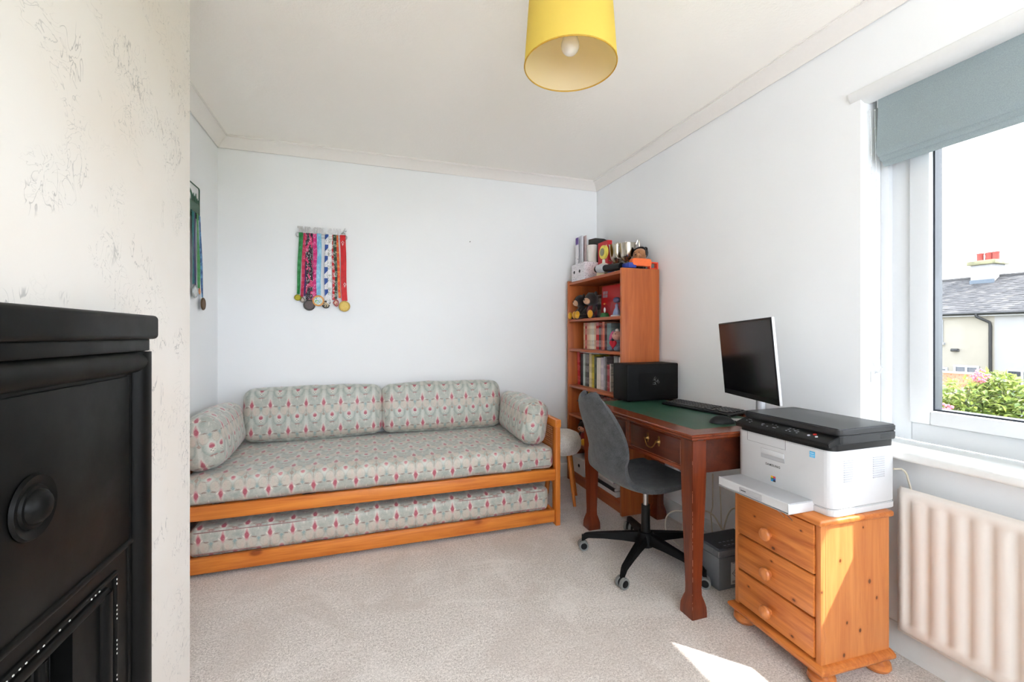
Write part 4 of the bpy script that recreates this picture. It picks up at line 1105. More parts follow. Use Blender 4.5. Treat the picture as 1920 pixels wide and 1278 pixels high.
# monitor
mo = thing('monitor', 'slim dark monitor on a white stand at the near end of the desk', 'monitor', (1.690, 1.560, DZ), 0)
fd = Vector((.384, .923, 0)).normalized()                # towards the far side of the screen
nf = Vector((-.923, .384, 0)).normalized()               # the way the screen faces
MC = Vector((1.570, 1.485, 1.070)); MW, MH = .500, .340
mt = Matrix(((fd.x, 0, nf.x, MC.x), (fd.y, 0, nf.y, MC.y), (0, 1, 0, MC.z), (0, 0, 0, 1)))   # local x far, y up, z out of the screen
mt = mt @ R(-1.6, 'Z') @ R(4.5, 'X')
part('housing', xf(box(-MW / 2, MW / 2, -MH / 2, MH / 2, -.011, 0, .003, 2), mt), 'silver_plastic', mo)
part('bezel', xf(box(-MW / 2 + .001, MW / 2 - .001, -MH / 2 + .001, MH / 2 - .001, -.002, .0012, .001, 1), mt), 'black_plastic', mo)
sc_ = part('screen', xf(box(-MW / 2 + .008, MW / 2 - .008, -MH / 2 + .024, MH / 2 - .008, .0008, .0018), mt), 'screen', mo)
part('maker_badge', xf(box(-.012, .012, -MH / 2 + .009, -MH / 2 + .013, .0010, .0017), mt), 'charcoal', sc_)
nk = mt @ Vector((.05, -.04, -.03)); bs = Vector((nk.x - nf.x * .055, nk.y - nf.y * .055, DZ))
part('neck', tube([nk, nk - nf * .035 + Vector((0, 0, -.02)), bs + Vector((0, 0, .20)), bs + Vector((0, 0, .006))], [.020, .022, .019, .019], 14), 'silver_plastic', mo)
part('foot', xf(box(-.095, .095, -.075, .075, .0003, .010, .004, 2), Matrix(((fd.x, nf.x, 0, bs.x + fd.x * .03), (fd.y, nf.y, 0, bs.y + fd.y * .03), (0, 0, 1, DZ), (0, 0, 0, 1)))), 'silver_plastic', mo)
part('back_hub', xf(box(-.02, .12, -.09, .06, -.034, -.010, .008, 2), mt), 'silver_plastic', mo)

# ------------------------------------------------------------------ desk chair
CX, CY = 1.404, 1.965
chr_ = thing('desk_chair', 'grey upholstered shell chair on a black five-star base', 'chair', (CX, CY, 0), 0)
PROF = [(.225, .424, .150), (.205, .440, .185), (.12, .443, .208), (.02, .432, .218), (-.08, .424, .212), (-.150, .428, .198), (-.196, .450, .186), (-.222, .490, .178), (-.232, .545, .180), (-.238, .605, .190), (-.250, .665, .197), (-.270, .725, .192), (-.294, .785, .172), (-.310, .826, .145), (-.318, .846, .124), (-.323, .860, .102), (-.327, .870, .076), (-.3295, .876, .050)]
def shell(off=0.0):
    bm = bmn(); rows = []; n = 22; np_ = len(PROF)
    # dense profile by Catmull-Rom
    D = []
    for i in range(np_ - 1):
        p0, p1, p2, p3 = PROF[max(0, i - 1)], PROF[i], PROF[i + 1], PROF[min(np_ - 1, i + 2)]
        for k in range(4):
            t = k / 4
            D.append(tuple(.5 * ((2 * b) + (-a + c) * t + (2 * a - 5 * b + 4 * c - d) * t * t + (-a + 3 * b - 3 * c + d) * t ** 3) for a, b, c, d in zip(p0, p1, p2, p3)))
    D.append(PROF[-1])
    m = len(D)
    for i, (x, z, w) in enumerate(D):
        row = []; nb_ = min(1, max(0, (z - .45) / .10)); w *= 1 - .12 * nb_; x -= .028 * nb_
        for j in range(n + 1):
            q = -1 + 2 * j / n
            back = min(1, max(0, (z - .46) / .12)); seat = 1 - back
            dz = seat * .020 * q * q * (1 if x < .15 else .3)           # dished seat
            dx = back * .045 * q * q * (1 - max(0, z - .62) * 1.2)       # wrapped back
            row.append(bm.verts.new((x + dx, q * w, z + dz)))
        rows.append(row)
    for A, B in zip(rows, rows[1:]):
        for j in range(n): bm.faces.new((A[j], A[j + 1], B[j + 1], B[j]))
    bmesh.ops.recalc_face_normals(bm, faces=bm.faces)
    bmesh.ops.solidify(bm, geom=bm.faces[:], thickness=.022)
    return bm
RZ = 2
sh_b = xf(shell(), T(CX, CY, 0) @ R(RZ, 'Z'))
part('shell', sh_b, 'felt', chr_, smooth=70)
part('seat_plate', xf(box(-.10, .10, -.08, .08, .388, .408, .004), T(CX - .01, CY, 0)), 'black_metal', chr_)
part('gas_column', cyl((CX, CY, .20), (CX, CY, .39), .0135, n=18), 'steel', chr_)
part('column_sleeve', cyl((CX, CY, .075), (CX, CY, .285), .024, .022, n=18), 'black_plastic', chr_)
part('hub', lathe([(.036, .070), (.046, .078), (.046, .130), (.036, .145)], (CX, CY, 0), 20), 'black_metal', chr_)
for k in range(5):
    a = math.radians(216 + 72 * k); d = Vector((math.cos(a), math.sin(a), 0)); s = Vector((-d.y, d.x, 0))
    rows = []; bm = bmn()
    for r_, z1, h, w in ((.030, .142, .055, .024), (.12, .128, .040, .022), (.22, .112, .030, .019), (.300, .098, .026, .016), (.322, .090, .034, .014), (.334, .070, .030, .012)):
        c = Vector((CX, CY, 0)) + d * r_
        rows.append([bm.verts.new(c + s * (sx * w) + Vector((0, 0, zz_))) for sx, zz_ in ((-1, z1 - h), (1, z1 - h), (.7, z1), (-.7, z1))])
    for A, B in zip(rows, rows[1:]):
        for j in range(4): bm.faces.new((A[j], A[(j + 1) % 4], B[(j + 1) % 4], B[j]))
    bm.faces.new(rows[0]); bm.faces.new(rows[-1]); bmesh.ops.recalc_face_normals(bm, faces=bm.faces)
    bmesh.ops.bevel(bm, geom=bm.edges[:], offset=.003, segments=2, affect='EDGES')
    ar = part('base_arm', bm, 'black_metal', chr_)
    cc = Vector((CX, CY, .0265)) + d * .328; ax = Vector((math.cos(a + 1.1 + k), math.sin(a + 1.1 + k), 0))
    ca = part('caster', cyl(cc - ax * .009, cc + ax * .009, .020, n=20), 'black_plastic', chr_)
    for sgn in (-1, 1):
        wl = cyl(cc + ax * (sgn * .008), cc + ax * (sgn * .022), .0265, .0255, n=24); part('wheel', wl, 'grey_rubber', ca)
        part('hub_cap', cyl(cc + ax * (sgn * .0215), cc + ax * (sgn * .0232), .018, .016, n=20), 'black_plastic', ca)
    part('pivot', cyl(cc, cc + Vector((0, 0, .055)), .008, n=10), 'black_metal', ca)

# ------------------------------------------------------------------ stool
stl = thing('stool', 'round stool with a cream fluffy seat between the daybed and bookcase', 'stool', (1.328, 2.860, 0))
seat = lathe([(.01, .332), (.090, .334), (.122, .345), (.142, .372), (.147, .410), (.143, .448), (.128, .476), (.095, .490), (.05, .495), (.01, .496)], (1.328, 2.860, 0), 36)
for v in seat.verts: v.co += Vector((1, 1, .6)) * (noise.noise(v.co * 38) * .004)
part('seat', seat, 'fluff', stl, smooth=70)
for k in range(4):
    a = math.radians(16 + 90 * k); d = Vector((math.cos(a), math.sin(a), 0)); c = Vector((1.328, 2.860, 0))
    part('leg', cyl(c + d * .085 + Vector((0, 0, .345)), c + d * .150, .0155, .0105, n=14), 'pine_z', stl)

# ------------------------------------------------------------------ bedside drawers
nd = thing('bedside_drawers', 'small varnished pine chest of three drawers below the printer', 'drawers', (1.600, 1.232, 0), -3)
hx, hy = .155, .188
ca = bmn(); box(-hx + .018, hx, -hy, hy, .060, .545, .002, 1, bm=ca)
part('carcass', ca, 'npine_z', nd, local=True)
for y0, y1 in ((-hy, -hy + .020), (hy - .020, hy)): part('stile', box(-hx, -hx + .02, y0, y1, .075, .545, .003), 'npine_z', nd, local=True)
tb = box(-hx - .018, hx + .006, -hy - .014, hy + .014, .545, .566, .008, 3)
part('top_board', tb, 'npine_y', nd, local=True)
bp = bmn(); rings = []
for d, z in ((.0, .052), (.016, .054), (.020, .062), (.018, .070), (.008, .077), (.0, .080)):
    rings.append([bp.verts.new(p) for p in ((-hx - d, -hy - d, z), (hx + .004, -hy - d, z), (hx + .004, hy + d, z), (-hx - d, hy + d, z))])
for A, B in zip(rings, rings[1:]):
    for k in range(4): bp.faces.new((A[k], A[(k + 1) % 4], B[(k + 1) % 4], B[k]))
bp.faces.new(rings[0]); bp.faces.new(rings[-1]); bmesh.ops.recalc_face_normals(bp, faces=bp.faces)
part('plinth_moulding', bp, 'npine_y', nd, local=True, smooth=40)
for sx in (-1, 1):
    for sy in (-1, 1):
        part('bun_foot', lathe([(.020, .0), (.036, .006), (.043, .018), (.040, .034), (.028, .044), (.024, .054)], (sx * (hx - .030), sy * (hy - .022), 0), 22), 'npine_y', nd, local=True)
for z0, z1, kz in ((.372, .538, .432), (.228, .366, .284), (.090, .222, .142)):
    d = part('drawer', box(-hx - .006, -hx + .02, -hy + .022, hy - .022, z0, z1, .005, 2), 'npine_y', nd, local=True)
    part('knob', lathe([(.012, -.002), (.013, .006), (.021, .014), (.0235, .022), (.020, .029), (.010, .033), (.001, .034)], (-hx - .006, .012, kz), 24, mtx=R(-90, 'Y')), 'npine_z', d, local=True)

# ------------------------------------------------------------------ printer
PZ = .5665
pr_ = thing('printer', 'white and black laser printer standing on the pine drawers', 'printer', (1.64, 1.25, PZ))
PX0, PX1, PY0, PY1 = 1.476, 1.800, 1.043, 1.441
def slab(x0, x1, y0, y1, z0, z1, r, bev=.003):
    return prism(rrect(x1 - x0, y1 - y0, r, 6, (x0 + x1) / 2, (y0 + y1) / 2), (0, 0, z0), (1, 0, 0), (0, 1, 0), z1 - z0, bev=bev)
part('lower_body', slab(PX0 + .002, PX1, PY0, PY1, PZ + .0, PZ + .024, .030), 'white_plastic', pr_)
bd_ = part('body', slab(PX0, PX1, PY0, PY1, PZ + .0255, .786, .034), 'white_plastic', pr_)
part('dark_band', slab(PX0 + .006, PX1 - .004, PY0 + .003, PY1 - .003, .785, .808, .030, .001), 'black_plastic', pr_)
part('scanner_bed', slab(PX0 + .040, PX1, PY0 + .001, PY1 - .001, .808, .836, .014), 'charcoal', pr_)
cp = prism([(PX0 - .010, .800), (PX0 - .014, .812), (PX0 - .006, .819), (PX0 + .046, .8355), (PX0 + .060, .8355), (PX0 + .060, .800)], (0, PY0 + .006, 0), (1, 0, 0), (0, 0, 1), -(PY1 - PY0 - .012), bev=.002)
cpo = part('control_panel', cp, 'black_plastic', pr_)
ld = part('lid', slab(PX0 + .036, PX1, PY0, PY1, .8375, .8600, .016, .004), 'charcoal', pr_)
nrm = Vector((-.0165, 0, .052)).normalized()
def on_panel(y, t): return Vector((PX0 - .006 + .052 * t, y, .819 + .0165 * t)) + nrm * .0006
for y, t, r_, m_ in ((1.120, .55, .0060, 'red'), (1.105, .30, .0046, 'white'), (1.132, .28, .0046, 'white')):
    p = on_panel(y, t); part('button', cyl(p - nrm * .001, p + nrm * .0012, r_, n=14), plain('button_' + m_, S(196, 44, 36) if m_ == 'red' else S(206, 210, 220), .4, grain=.02), cpo)
mk = bmn()
for i in range(26):
    y = random.choice([1.40, 1.385, 1.325, 1.30, 1.285, 1.27, 1.21, 1.195, 1.18]) + random.uniform(-.008, .008); p = on_panel(y, random.choice([.25, .45, .65])); box(-.0022, .0022, -.0032, .0032, -.0002, .0003, bm=mk, mtx=Matrix.Translation(p) @ R(-17.6, 'Y'))
part('panel_markings', mk, plain('panel_print', S(150, 154, 160), .5, grain=.05), cpo, smooth=0)
# front details on the plane x = PX0
fx = PX0 - .0006
ho = bmn(); box(fx - .0008, PX0 + .002, 1.218, 1.322, .700, .738, .002, 1, bm=ho); part('handle_recess', ho, 'grey_plastic', bd_)
part('pull', box(fx - .0035, PX0 + .002, 1.221, 1.319, .716, .736, .003), 'white_plastic', bd_)
ln = bmn(); box(fx, fx + .001, 1.215, 1.385, .7515, .7525, bm=ln); box(fx, fx + .001, 1.215, 1.216, .752, .786, bm=ln); box(fx, fx + .001, 1.384, 1.385, .752, .786, bm=ln)
part('flap_seam', ln, plain('seam_grey', S(120, 120, 124), .6, grain=.05), bd_, smooth=0)
faceM = Matrix(((0, 0, -1, fx), (-1, 0, 0, 0), (0, 1, 0, 0), (0, 0, 0, 1)))          # text plane facing -X
tx = text('SAMSUNG', .0120, .0006, .00012, space=1.22, sx=1.0)
part('maker_name', xf(tx, T(0, 1.268, .676) @ faceM), 'ink', bd_, smooth=0)
for i, c in enumerate(((226, 180, 40), (206, 60, 50), (60, 130, 80), (40, 80, 170), (30, 150, 210), (24, 24, 30))):
    a, b_ = i % 2, i // 2
    part('colour_mark', box(fx - .0004, fx + .0006, 1.276 - .010 * (a + 1) + .0004, 1.276 - .010 * a, .640 - .0068 * (b_ + 1) + .0003, .640 - .0068 * b_), plain('mark_%d' % i, S(*c), .5, grain=.03), bd_)
es = part('energy_sticker', box(fx - .0003, fx + .0006, 1.103, 1.122, .752, .773), plain('cyan_sticker', S(80, 178, 226), .5, grain=.05), bd_)
lw = bmn(); box(fx - .0006, fx, 1.1045, 1.1205, .7595, .7605, bm=lw); box(fx - .0006, fx, 1.106, 1.119, .7665, .7680, bm=lw); box(fx - .0006, fx, 1.107, 1.118, .7550, .7558, bm=lw)
part('sticker_lines', lw, 'paper', es, smooth=0)
# louvres on the side facing the window light; grey stands in for slot shade
for x0, x1 in ((1.528, 1.572), (1.672, 1.730)):
    for i in range(10):
        z = .681 + i * .0078
        part('louvre', prism([(0, 0), (-.0022, .0008), (-.0022, .0030), (0, .0045)], (x0, PY0 + .0004, z), (0, 1, 0), (0, 0, 1), x1 - x0), 'grey_plastic', bd_, smooth=0)
vl = bmn()
for i in range(4): box(1.742 - .03, 1.788 - .02, PY0 + .0002, PY0 + .0012, .8145 + i * .0045, .8155 + i * .0045, bm=vl)
part('scanner_grille', vl, 'black_plastic', pr_, smooth=0)
# paper cassette pushed through the front
ty_ = bmn(); tx0, tx1, ty0, ty1, tz0, tz1 = 1.362, PX0 + .03, 1.110, 1.420, .568, .604
box(tx0, tx0 + .006, ty0, ty1, tz0, tz1, .002, 1, bm=ty_); box(tx0, tx1, ty0, ty0 + .005, tz0, tz1 - .004, .0015, 1, bm=ty_); box(tx0, tx1, ty1 - .005, ty1, tz0, tz1 - .004, .0015, 1, bm=ty_); box(tx0, tx1, ty0, ty1, tz0, tz0 + .005, bm=ty_)
tray = part('paper_tray', ty_, 'white_plastic', pr_)
part('tray_cover', box(tx0 + .004, tx1, ty0 + .003, ty1 - .003, tz1 - .004, tz1 - .0005, .001, 1), 'grey_plastic', tray)
part('paper_stack', box(tx0 + .03, tx1, ty0 + .008, ty1 - .02, tz0 + .006, tz1 - .006), 'paper', tray)
part('tray_label', box(tx0 - .0012, tx0 + .001, 1.215, 1.315, .576, .598, .002, 1), 'grey_plastic', tray)
part('label_mark', box(tx0 - .0016, tx0 - .001, 1.285, 1.308, .585, .588), 'ink', tray)
for y in (1.135, 1.165): part('support_wire', tube([(1.368, y, .570), (1.395, y + .002, .548), (1.412, y + .002, .532)], .0016, 6), 'steel', tray)
part('power_lead', tube([(PX1 - .01, 1.050, .700), (PX1 + .020, 1.044, .699), (PX1 + .036, 1.042, .690), (PX1 + .046, 1.040, .675), (PX1 + .050, 1.038, .655), (PX1 + .052, 1.034, .635), (PX1 + .054, 1.026, .60), (PX1 + .056, 1.0, .50), (PX1 + .056, .98, .30)], .0032, 8), 'cable', pr_)

# ------------------------------------------------------------------ battery, cables under the desk
bt = thing('battery', 'grey rechargeable battery block on the carpet under the desk', 'battery', (1.665, 1.690, 0))
bx0, bx1, by0, by1 = 1.542, 1.800, 1.605, 1.775
part('case', box(bx0, bx1, by0, by1, 0.0005, .150, .005), 'battery', bt)
part('lid', box(bx0 - .003, bx1 + .003, by0 - .003, by1 + .003, .152, .184, .006), 'battery', bt)
part('lid_panel', box(bx0 + .012, bx1 - .012, by0 + .012, by1 - .012, .183, .187, .001, 1), 'battery_dark', bt)
rbs = bmn()
for i in range(8): box(bx0 + .004 + i * .006, bx0 + .007 + i * .006, by0 - .0048, by0 - .002, .155, .181, bm=rbs)
for i in range(5): box(bx0 - .0048, bx0 - .002, by0 + .004 + i * .006, by0 + .007 + i * .006, .155, .181, bm=rbs)
part('lid_ribs', rbs, 'battery', bt, smooth=0)
lp = bmn()
for i in range(9): box(bx0 + .06 + (i % 5) * .024, bx0 + .074 + (i % 5) * .024, by0 + .03 + (i // 5) * .03, by0 + .036 + (i // 5) * .03, .1868, .1874, bm=lp)
part('lid_print', lp, plain('pale_lid_print', S(150, 156, 170), .5, grain=.1), bt, smooth=0)
lbl = part('warning_label', box(bx0 + .070, bx0 + .180, by0 - .0008, by0 + .001, .020, .122), plain('label_white', S(206, 208, 208), .6, grain=.03), bt)
dm = bmn()
for k, s in ((.040, 1), (.028, 1)):
    P = [(k, 0), (0, k), (-k, 0), (0, -k)]
    tube([(bx0 + .118 + p[0], by0 - .0014, .070 + p[1]) for p in P], .0014, 5, closed=True, bm=dm)
part('hazard_diamond', dm, 'ink', lbl)
lm = bmn()
for i in range(5): box(bx0 + .078, bx0 + .150 - .01 * (i % 3), by0 - .0013, by0 - .0007, .026 + i * .004 + (i > 2) * .078, .0275 + i * .004 + (i > 2) * .078, bm=lm)
part('label_text', lm, 'ink', lbl, smooth=0)

ps = thing('power_strip', 'white extension socket block on the carpet behind the desk leg', 'power strip', (1.80, 1.93, 0))
part('body', box(1.772, 1.836, 1.790, 2.040, .0005, .036, .006), plain('socket_white', S(208, 204, 198), .4, grain=.02), ps)
for i in range(3):
    pg = part('plug', box(1.780, 1.826, 1.815 + i * .075, 1.860 + i * .075, .036, .072, .006), plain('plug_white_%d' % i, S(198, 194, 188), .4, grain=.02), ps)
    part('flex', tube([(1.803, 1.838 + i * .075, .070), (1.800, 1.845 + i * .075, .10), (1.812, 1.87 + i * .075, .16 + .03 * i), (1.84, 1.90 + i * .06, .22), (1.85, 1.92 + i * .05, .40)], .0032, 7), 'cable', pg)
def loopcord(label, pts, mat='cable', r=.0042):
    P = [Vector(p) for p in pts]; D = []
    for i in range(len(P) - 1):
        p0, p1, p2, p3 = P[max(0, i - 1)], P[i], P[i + 1], P[min(len(P) - 1, i + 2)]
        for k in range(8):
            t = k / 8; D.append(.5 * ((2 * p1) + (p2 - p0) * t + (2 * p0 - 5 * p1 + 4 * p2 - p3) * t * t + (3 * p1 - p0 - 3 * p2 + p3) * t ** 3))
    D.append(P[-1]); solo('cable', tube(D, r, 8), mat, label, 'cable', 'loose cables under the desk', loc=(P[0].x, P[0].y, 0), smooth=60)
loopcord('cream cable looping up from the carpet left of the desk leg', [(1.66, 2.02, .005), (1.64, 2.10, .05), (1.66, 2.12, .13), (1.70, 2.08, .17), (1.74, 2.02, .16), (1.76, 1.96, .11), (1.77, 1.90, .05)])
loopcord('second cream cable making a taller loop behind the chair base', [(1.70, 1.98, .005), (1.69, 2.02, .07), (1.71, 2.03, .15), (1.75, 1.98, .20), (1.80, 1.93, .20), (1.82, 1.88, .14), (1.82, 1.84, .08)])
loopcord('cream cable arching behind the grey battery block', [(1.848, 1.90, .02), (1.846, 1.88, .15), (1.846, 1.84, .245), (1.846, 1.78, .275), (1.844, 1.70, .25), (1.842, 1.64, .18), (1.842, 1.60, .05), (1.842, 1.57, .006)])
wb = thing('wall_socket_box', 'small black adapter fixed to the wall under the desk', 'adapter', (1.872, 2.18, .33))
part('box', box(1.846, 1.889, 2.10, 2.24, .335, .365, .004), 'black_plastic', wb)
part('plate', box(1.882, 1.8895, 2.16, 2.30, .245, .325, .003), 'upvc', wb)

# ------------------------------------------------------------------ pendant lamp
LX, LY, LZ = .640, 1.302, 2.058
def shade_mat(name, col, trans):
    m = bpy.data.materials.new(name); m.use_nodes = True; nt = m.node_tree; out = nt.nodes['Material Output']; pb = nt.nodes['Principled BSDF']
    pb.inputs['Base Color'].default_value = col; pb.inputs['Roughness'].default_value = .7
    tr = nt.nodes.new('ShaderNodeBsdfTranslucent'); tr.inputs[0].default_value = col
    n = nt.nodes.new('ShaderNodeTexNoise'); n.inputs['Scale'].default_value = 240; bmp = nt.nodes.new('ShaderNodeBump'); bmp.inputs['Strength'].default_value = .06
    nt.links.new(n.outputs[0], bmp.inputs['Height']); nt.links.new(bmp.outputs[0], pb.inputs['Normal'])
    mx = nt.nodes.new('ShaderNodeMixShader'); mx.inputs[0].default_value = trans
    nt.links.new(pb.outputs[0], mx.inputs[1]); nt.links.new(tr.outputs[0], mx.inputs[2]); nt.links.new(mx.outputs[0], out.inputs[0]); return m
MAT['yellow_shade'] = shade_mat('yellow_shade', S(246, 226, 116), .5)
MAT['shade_lining'] = shade_mat('cream_shade_lining', S(240, 226, 196), .35)
lamp = thing('pendant_lamp', 'yellow drum lampshade hanging from the ceiling', 'lamp', (LX, LY, LZ))
r0, r1, hh = .1505, .1315, .262
o = bmn(); n = 64
def ringv(bm, r, z): return [bm.verts.new((LX + r * math.cos(2 * PI * k / n), LY + r * math.sin(2 * PI * k / n), z)) for k in range(n)]
A, B = ringv(o, r0, LZ), ringv(o, r1, LZ + hh)
for k in range(n): o.faces.new((A[k], A[(k + 1) % n], B[(k + 1) % n], B[k]))
part('shade', o, 'yellow_shade', lamp, smooth=60)
o = bmn(); A, B = ringv(o, r0 - .0016, LZ + .0005), ringv(o, r1 - .0016, LZ + hh - .0005)
for k in range(n): o.faces.new((A[(k + 1) % n], A[k], B[k], B[(k + 1) % n]))
part('lining', o, 'shade_lining', lamp, smooth=60)
for r_, z in ((r0 - .0008, LZ), (r1 - .0008, LZ + hh)):
    part('rim', tube([(LX + r_ * math.cos(2 * PI * k / 64), LY + r_ * math.sin(2 * PI * k / 64), z) for k in range(64)], .0022, 6, closed=True), plain('ochre_rim', S(196, 152, 44), .6, grain=.1), lamp)
sp = bmn()
for k in range(3): a = 2 * PI * k / 3 + .4; tube([(LX + .02 * math.cos(a), LY + .02 * math.sin(a), LZ + hh - .045), (LX + r1 * math.cos(a), LY + r1 * math.sin(a), LZ + hh - .004)], .002, 6, bm=sp)
part('spider', sp, 'upvc', lamp)
part('lamp_holder', lathe([(.014, .110), (.021, .118), (.021, .205), (.012, .235), (.006, .25)], (LX, LY, LZ), 18), 'upvc', lamp)
part('bulb', ell((LX, LY, LZ + .066), (.030, .030, .031), bm=lathe([(.029, .074), (.022, .098), (.014, .118)], (LX, LY, LZ), 22, cap=False)), plain('opal_glass', S(236, 232, 226), .25, grain=.01), lamp, smooth=60)
part('flex', cyl((LX, LY, LZ + .24), (LX, LY, ZC - .02), .0032, n=8), 'upvc', lamp)
part('ceiling_rose', lathe([(.040, -.0005), (.040, -.010), (.030, -.022), (.008, -.032)], (LX, LY, ZC), 24), 'upvc', lamp)

# ------------------------------------------------------------------ medal hanger on the back wall
def xm(c): return -.436 + (540 + c / 6.723 - 557) * .00343          # horizontal place on the hanger, metres
def zm_(c): return 1.18 + (626.3 - (410 + c / 6.723)) * .003655
YB = YW - .004
hg = thing('medal_hanger', 'steel medal hanger reading THIS GIRL CAN on the back wall', 'medal hanger', (-.275, YW, 1.86))
backM = Matrix(((1, 0, 0, 0), (0, 0, -1, 0), (0, 1, 0, 0), (0, 0, 0, 1)))            # text plane facing -Y
lt = text('THIS GIRL CAN', .058, .003, .0034, align='LEFT', space=1.05, sx=.78)
xs = [v.co.x for v in lt.verts]; k_ = .276 / (max(xs) - min(xs)); bmesh.ops.scale(lt, vec=(k_, 1, 1), verts=lt.verts)
part('lettering', xf(lt, T(-.432, YW - .013, 1.8785) @ backM), 'steel', hg, smooth=0)
part('bar', tube([(p[0], YW - .013, p[1]) for p in rrect(.326, .026, .010, 5, -.2775, 1.864)], .0034, 8, closed=True), 'steel', hg)
part('upright', box(-.436, -.132, YW - .0155, YW - .0105, 1.873, 1.881), 'steel', hg)
for x in (-.42, -.14): part('standoff', cyl((x, YW, 1.877), (x, YW - .013, 1.877), .006, n=12), 'steel', hg)
rn = ell((-.128, YW - .013, 1.922), (.0055, .0016, .0065), seg=12, rings=8)
for a, b_ in (((-.130, 1.915), (-.136, 1.896)), ((-.131, 1.912), (-.122, 1.904)), ((-.122, 1.904), (-.116, 1.910)), ((-.132, 1.911), (-.141, 1.905)), ((-.136, 1.897), (-.126, 1.891)), ((-.126, 1.891), (-.128, 1.880)), ((-.136, 1.897), (-.144, 1.889)), ((-.144, 1.889), (-.152, 1.887))):
    cyl((a[0], YW - .013, a[1]), (b_[0], YW - .013, b_[1]), .0026, n=8, bm=rn)
part('running_figure', rn, 'steel', hg)

def ribbon_mat(name, col, ink=None, ink2=None, kind='text', p=.05):
    m = M(name, col, .6); x, y, z = m.xyz(m.coord('Object')); c = col
    w = m.noise(m.coord('Object', scale=(60, 60, 900)), 3, 2)
    if kind == 'text' and ink:
        n = m.noise(m.coord('Object', (150, 150, 60)), 1.6, 2, .7); g = ((z / p).fract() - .5).abs().step(.34, .28)
        c = m.mix(col, ink, n.step(.50, .56) * g * .9)
    if kind == 'tri':
        t = (z / p).fract(); s = ((x / .030) + .5)
        c = m.mix(col, ink, (t - s * .45 - .3).step(-.02, .02)); n = m.noise(m.coord('Object', (190, 190, 80)), 1.6, 2, .7)
        c = m.mix(c, ink2, n.step(.55, .60) * .6)
    if kind == 'block':
        n = m.noise(m.coord('Object', (40, 40, 18)), 1.2, 1, .5); n2 = m.noise(m.coord('Object', (160, 160, 70)), 1.6, 2, .7)
        c = m.mix(col, ink, n.step(.54, .56)); c = m.mix(c, ink2, n2.step(.60, .63) * .95)
    if kind == 'cloud':
        n = m.noise(m.coord('Object', (30, 30, 22)), 1.3, 3, .6); c = m.mix(col, ink, n.step(.42, .62) * .8)
    if c is not col: m.color(c)
    m.bump(w, .05, .0005); return m.m

MED = [0]
def medal(label, place, axis, xt, xb, ztop, zb, width, rmat, disc, yoff, group, twist=0.0):
    """ribbon folded over the bar with a medal at its end; axis 'x' hangs on the back wall, 'y' on the alcove wall"""
    MED[0] += 1
    o = thing('medal', label, 'medal', place((xb, 0), zb), 0, group)
    bm = bmn(); N = 14; rows = []
    for i in range(N + 1):
        t = i / N; z = ztop + (zb - ztop) * t; x = xt + (xb - xt) * (t ** 1.3) + .002 * math.sin(t * 7 + MED[0]); ww = width / 2 * (1 - twist * t)
        row = []
        for j in range(5):
            q = -1 + j / 2
            row.append(bm.verts.new(place((x + q * ww, yoff + .0018 * math.sin(q * 2 + t * 5 + MED[0])), z)))
        rows.append(row)
    for A, B in zip(rows, rows[1:]):
        for j in range(4): bm.faces.new((A[j], A[j + 1], B[j + 1], B[j]))
    # fold over the bar
    f0 = rows[0]; prev = f0
    for a in (.35, .7, 1.0):
        cur = []
        for j in range(5):
            q = -1 + j / 2; cur.append(bm.verts.new(place((xt + q * width / 2, yoff - .013 * a), ztop + .006 * math.sin(a * PI))))
        for j in range(4): bm.faces.new((prev[j], prev[j + 1], cur[j + 1], cur[j]))
        prev = cur
    bmesh.ops.recalc_face_normals(bm, faces=bm.faces); bmesh.ops.solidify(bm, geom=bm.faces[:], thickness=.0007)
    part('ribbon', bm, rmat, o, smooth=60)
    if disc:
        r, mats, dz, dx, shape = disc
        c = Vector(place((xb + dx, yoff + .002), zb - r - dz)); nv = (Vector(place((0, 1), 0)) - Vector(place((0, 0), 0))).normalized()
        part('clip', tube([Vector(place((xb + dx * .4, yoff + .001), zb + .002)), c + Vector((0, 0, r * .92))], .0022, 6), 'steel', o)
        if shape == 'round':
            d = cyl(c - nv * .002, c + nv * .002, r, n=32)
            b = part('disc', d, mats[0], o)
            part('rim', tube([c + nv * .0022 + Vector(place((r * .93 * math.cos(a), 0), r * .93 * math.sin(a))) - Vector(place((0, 0), 0)) for a in [2 * PI * k / 32 for k in range(32)]], .0016, 6, closed=True), mats[0], b)
            part('relief', cyl(c + nv * .0018, c + nv * .0032, r * .72, r * .70, n=28), mats[1], b)
        else:
            P = [(r * (1 + .22 * math.sin(k * 2.4 + MED[0])) * math.cos(2 * PI * k / 14) * .8, r * (1 + .18 * math.cos(k * 1.7)) * math.sin(2 * PI * k / 14)) for k in range(14)]
            ux = (Vector(place((1, 0), 0)) - Vector(place((0, 0), 0))).normalized()
            b = part('disc', prism(P, c - nv * .002, ux, (0, 0, 1), .004, bev=.0006), mats[0], o)
            part('relief', prism([(p_[0] * .6, p_[1] * .62 - .002) for p_ in P], c + nv * .0018, ux, (0, 0, 1), .0012), mats[1], b)
    return o
pb = lambda q, z: (q[0], YW - .0165 - q[1], z)
gm = 'medals on the THIS GIRL CAN hanger'
mm = lambda n, c, me=1.0, r=.55: plain(n, c, r, me, grain=.15, gscale=120)
def mosaic(name, a, b, c, sc=90):
    m = M(name, a, .4); v = m.coord(); n = m.noise(v, sc, 2, .6)
    m.color(m.ramp(n, [(.40, a), (.46, b), (.54, b), (.60, c)])); return m.m
ZT = 1.874
W = S(236, 236, 238)
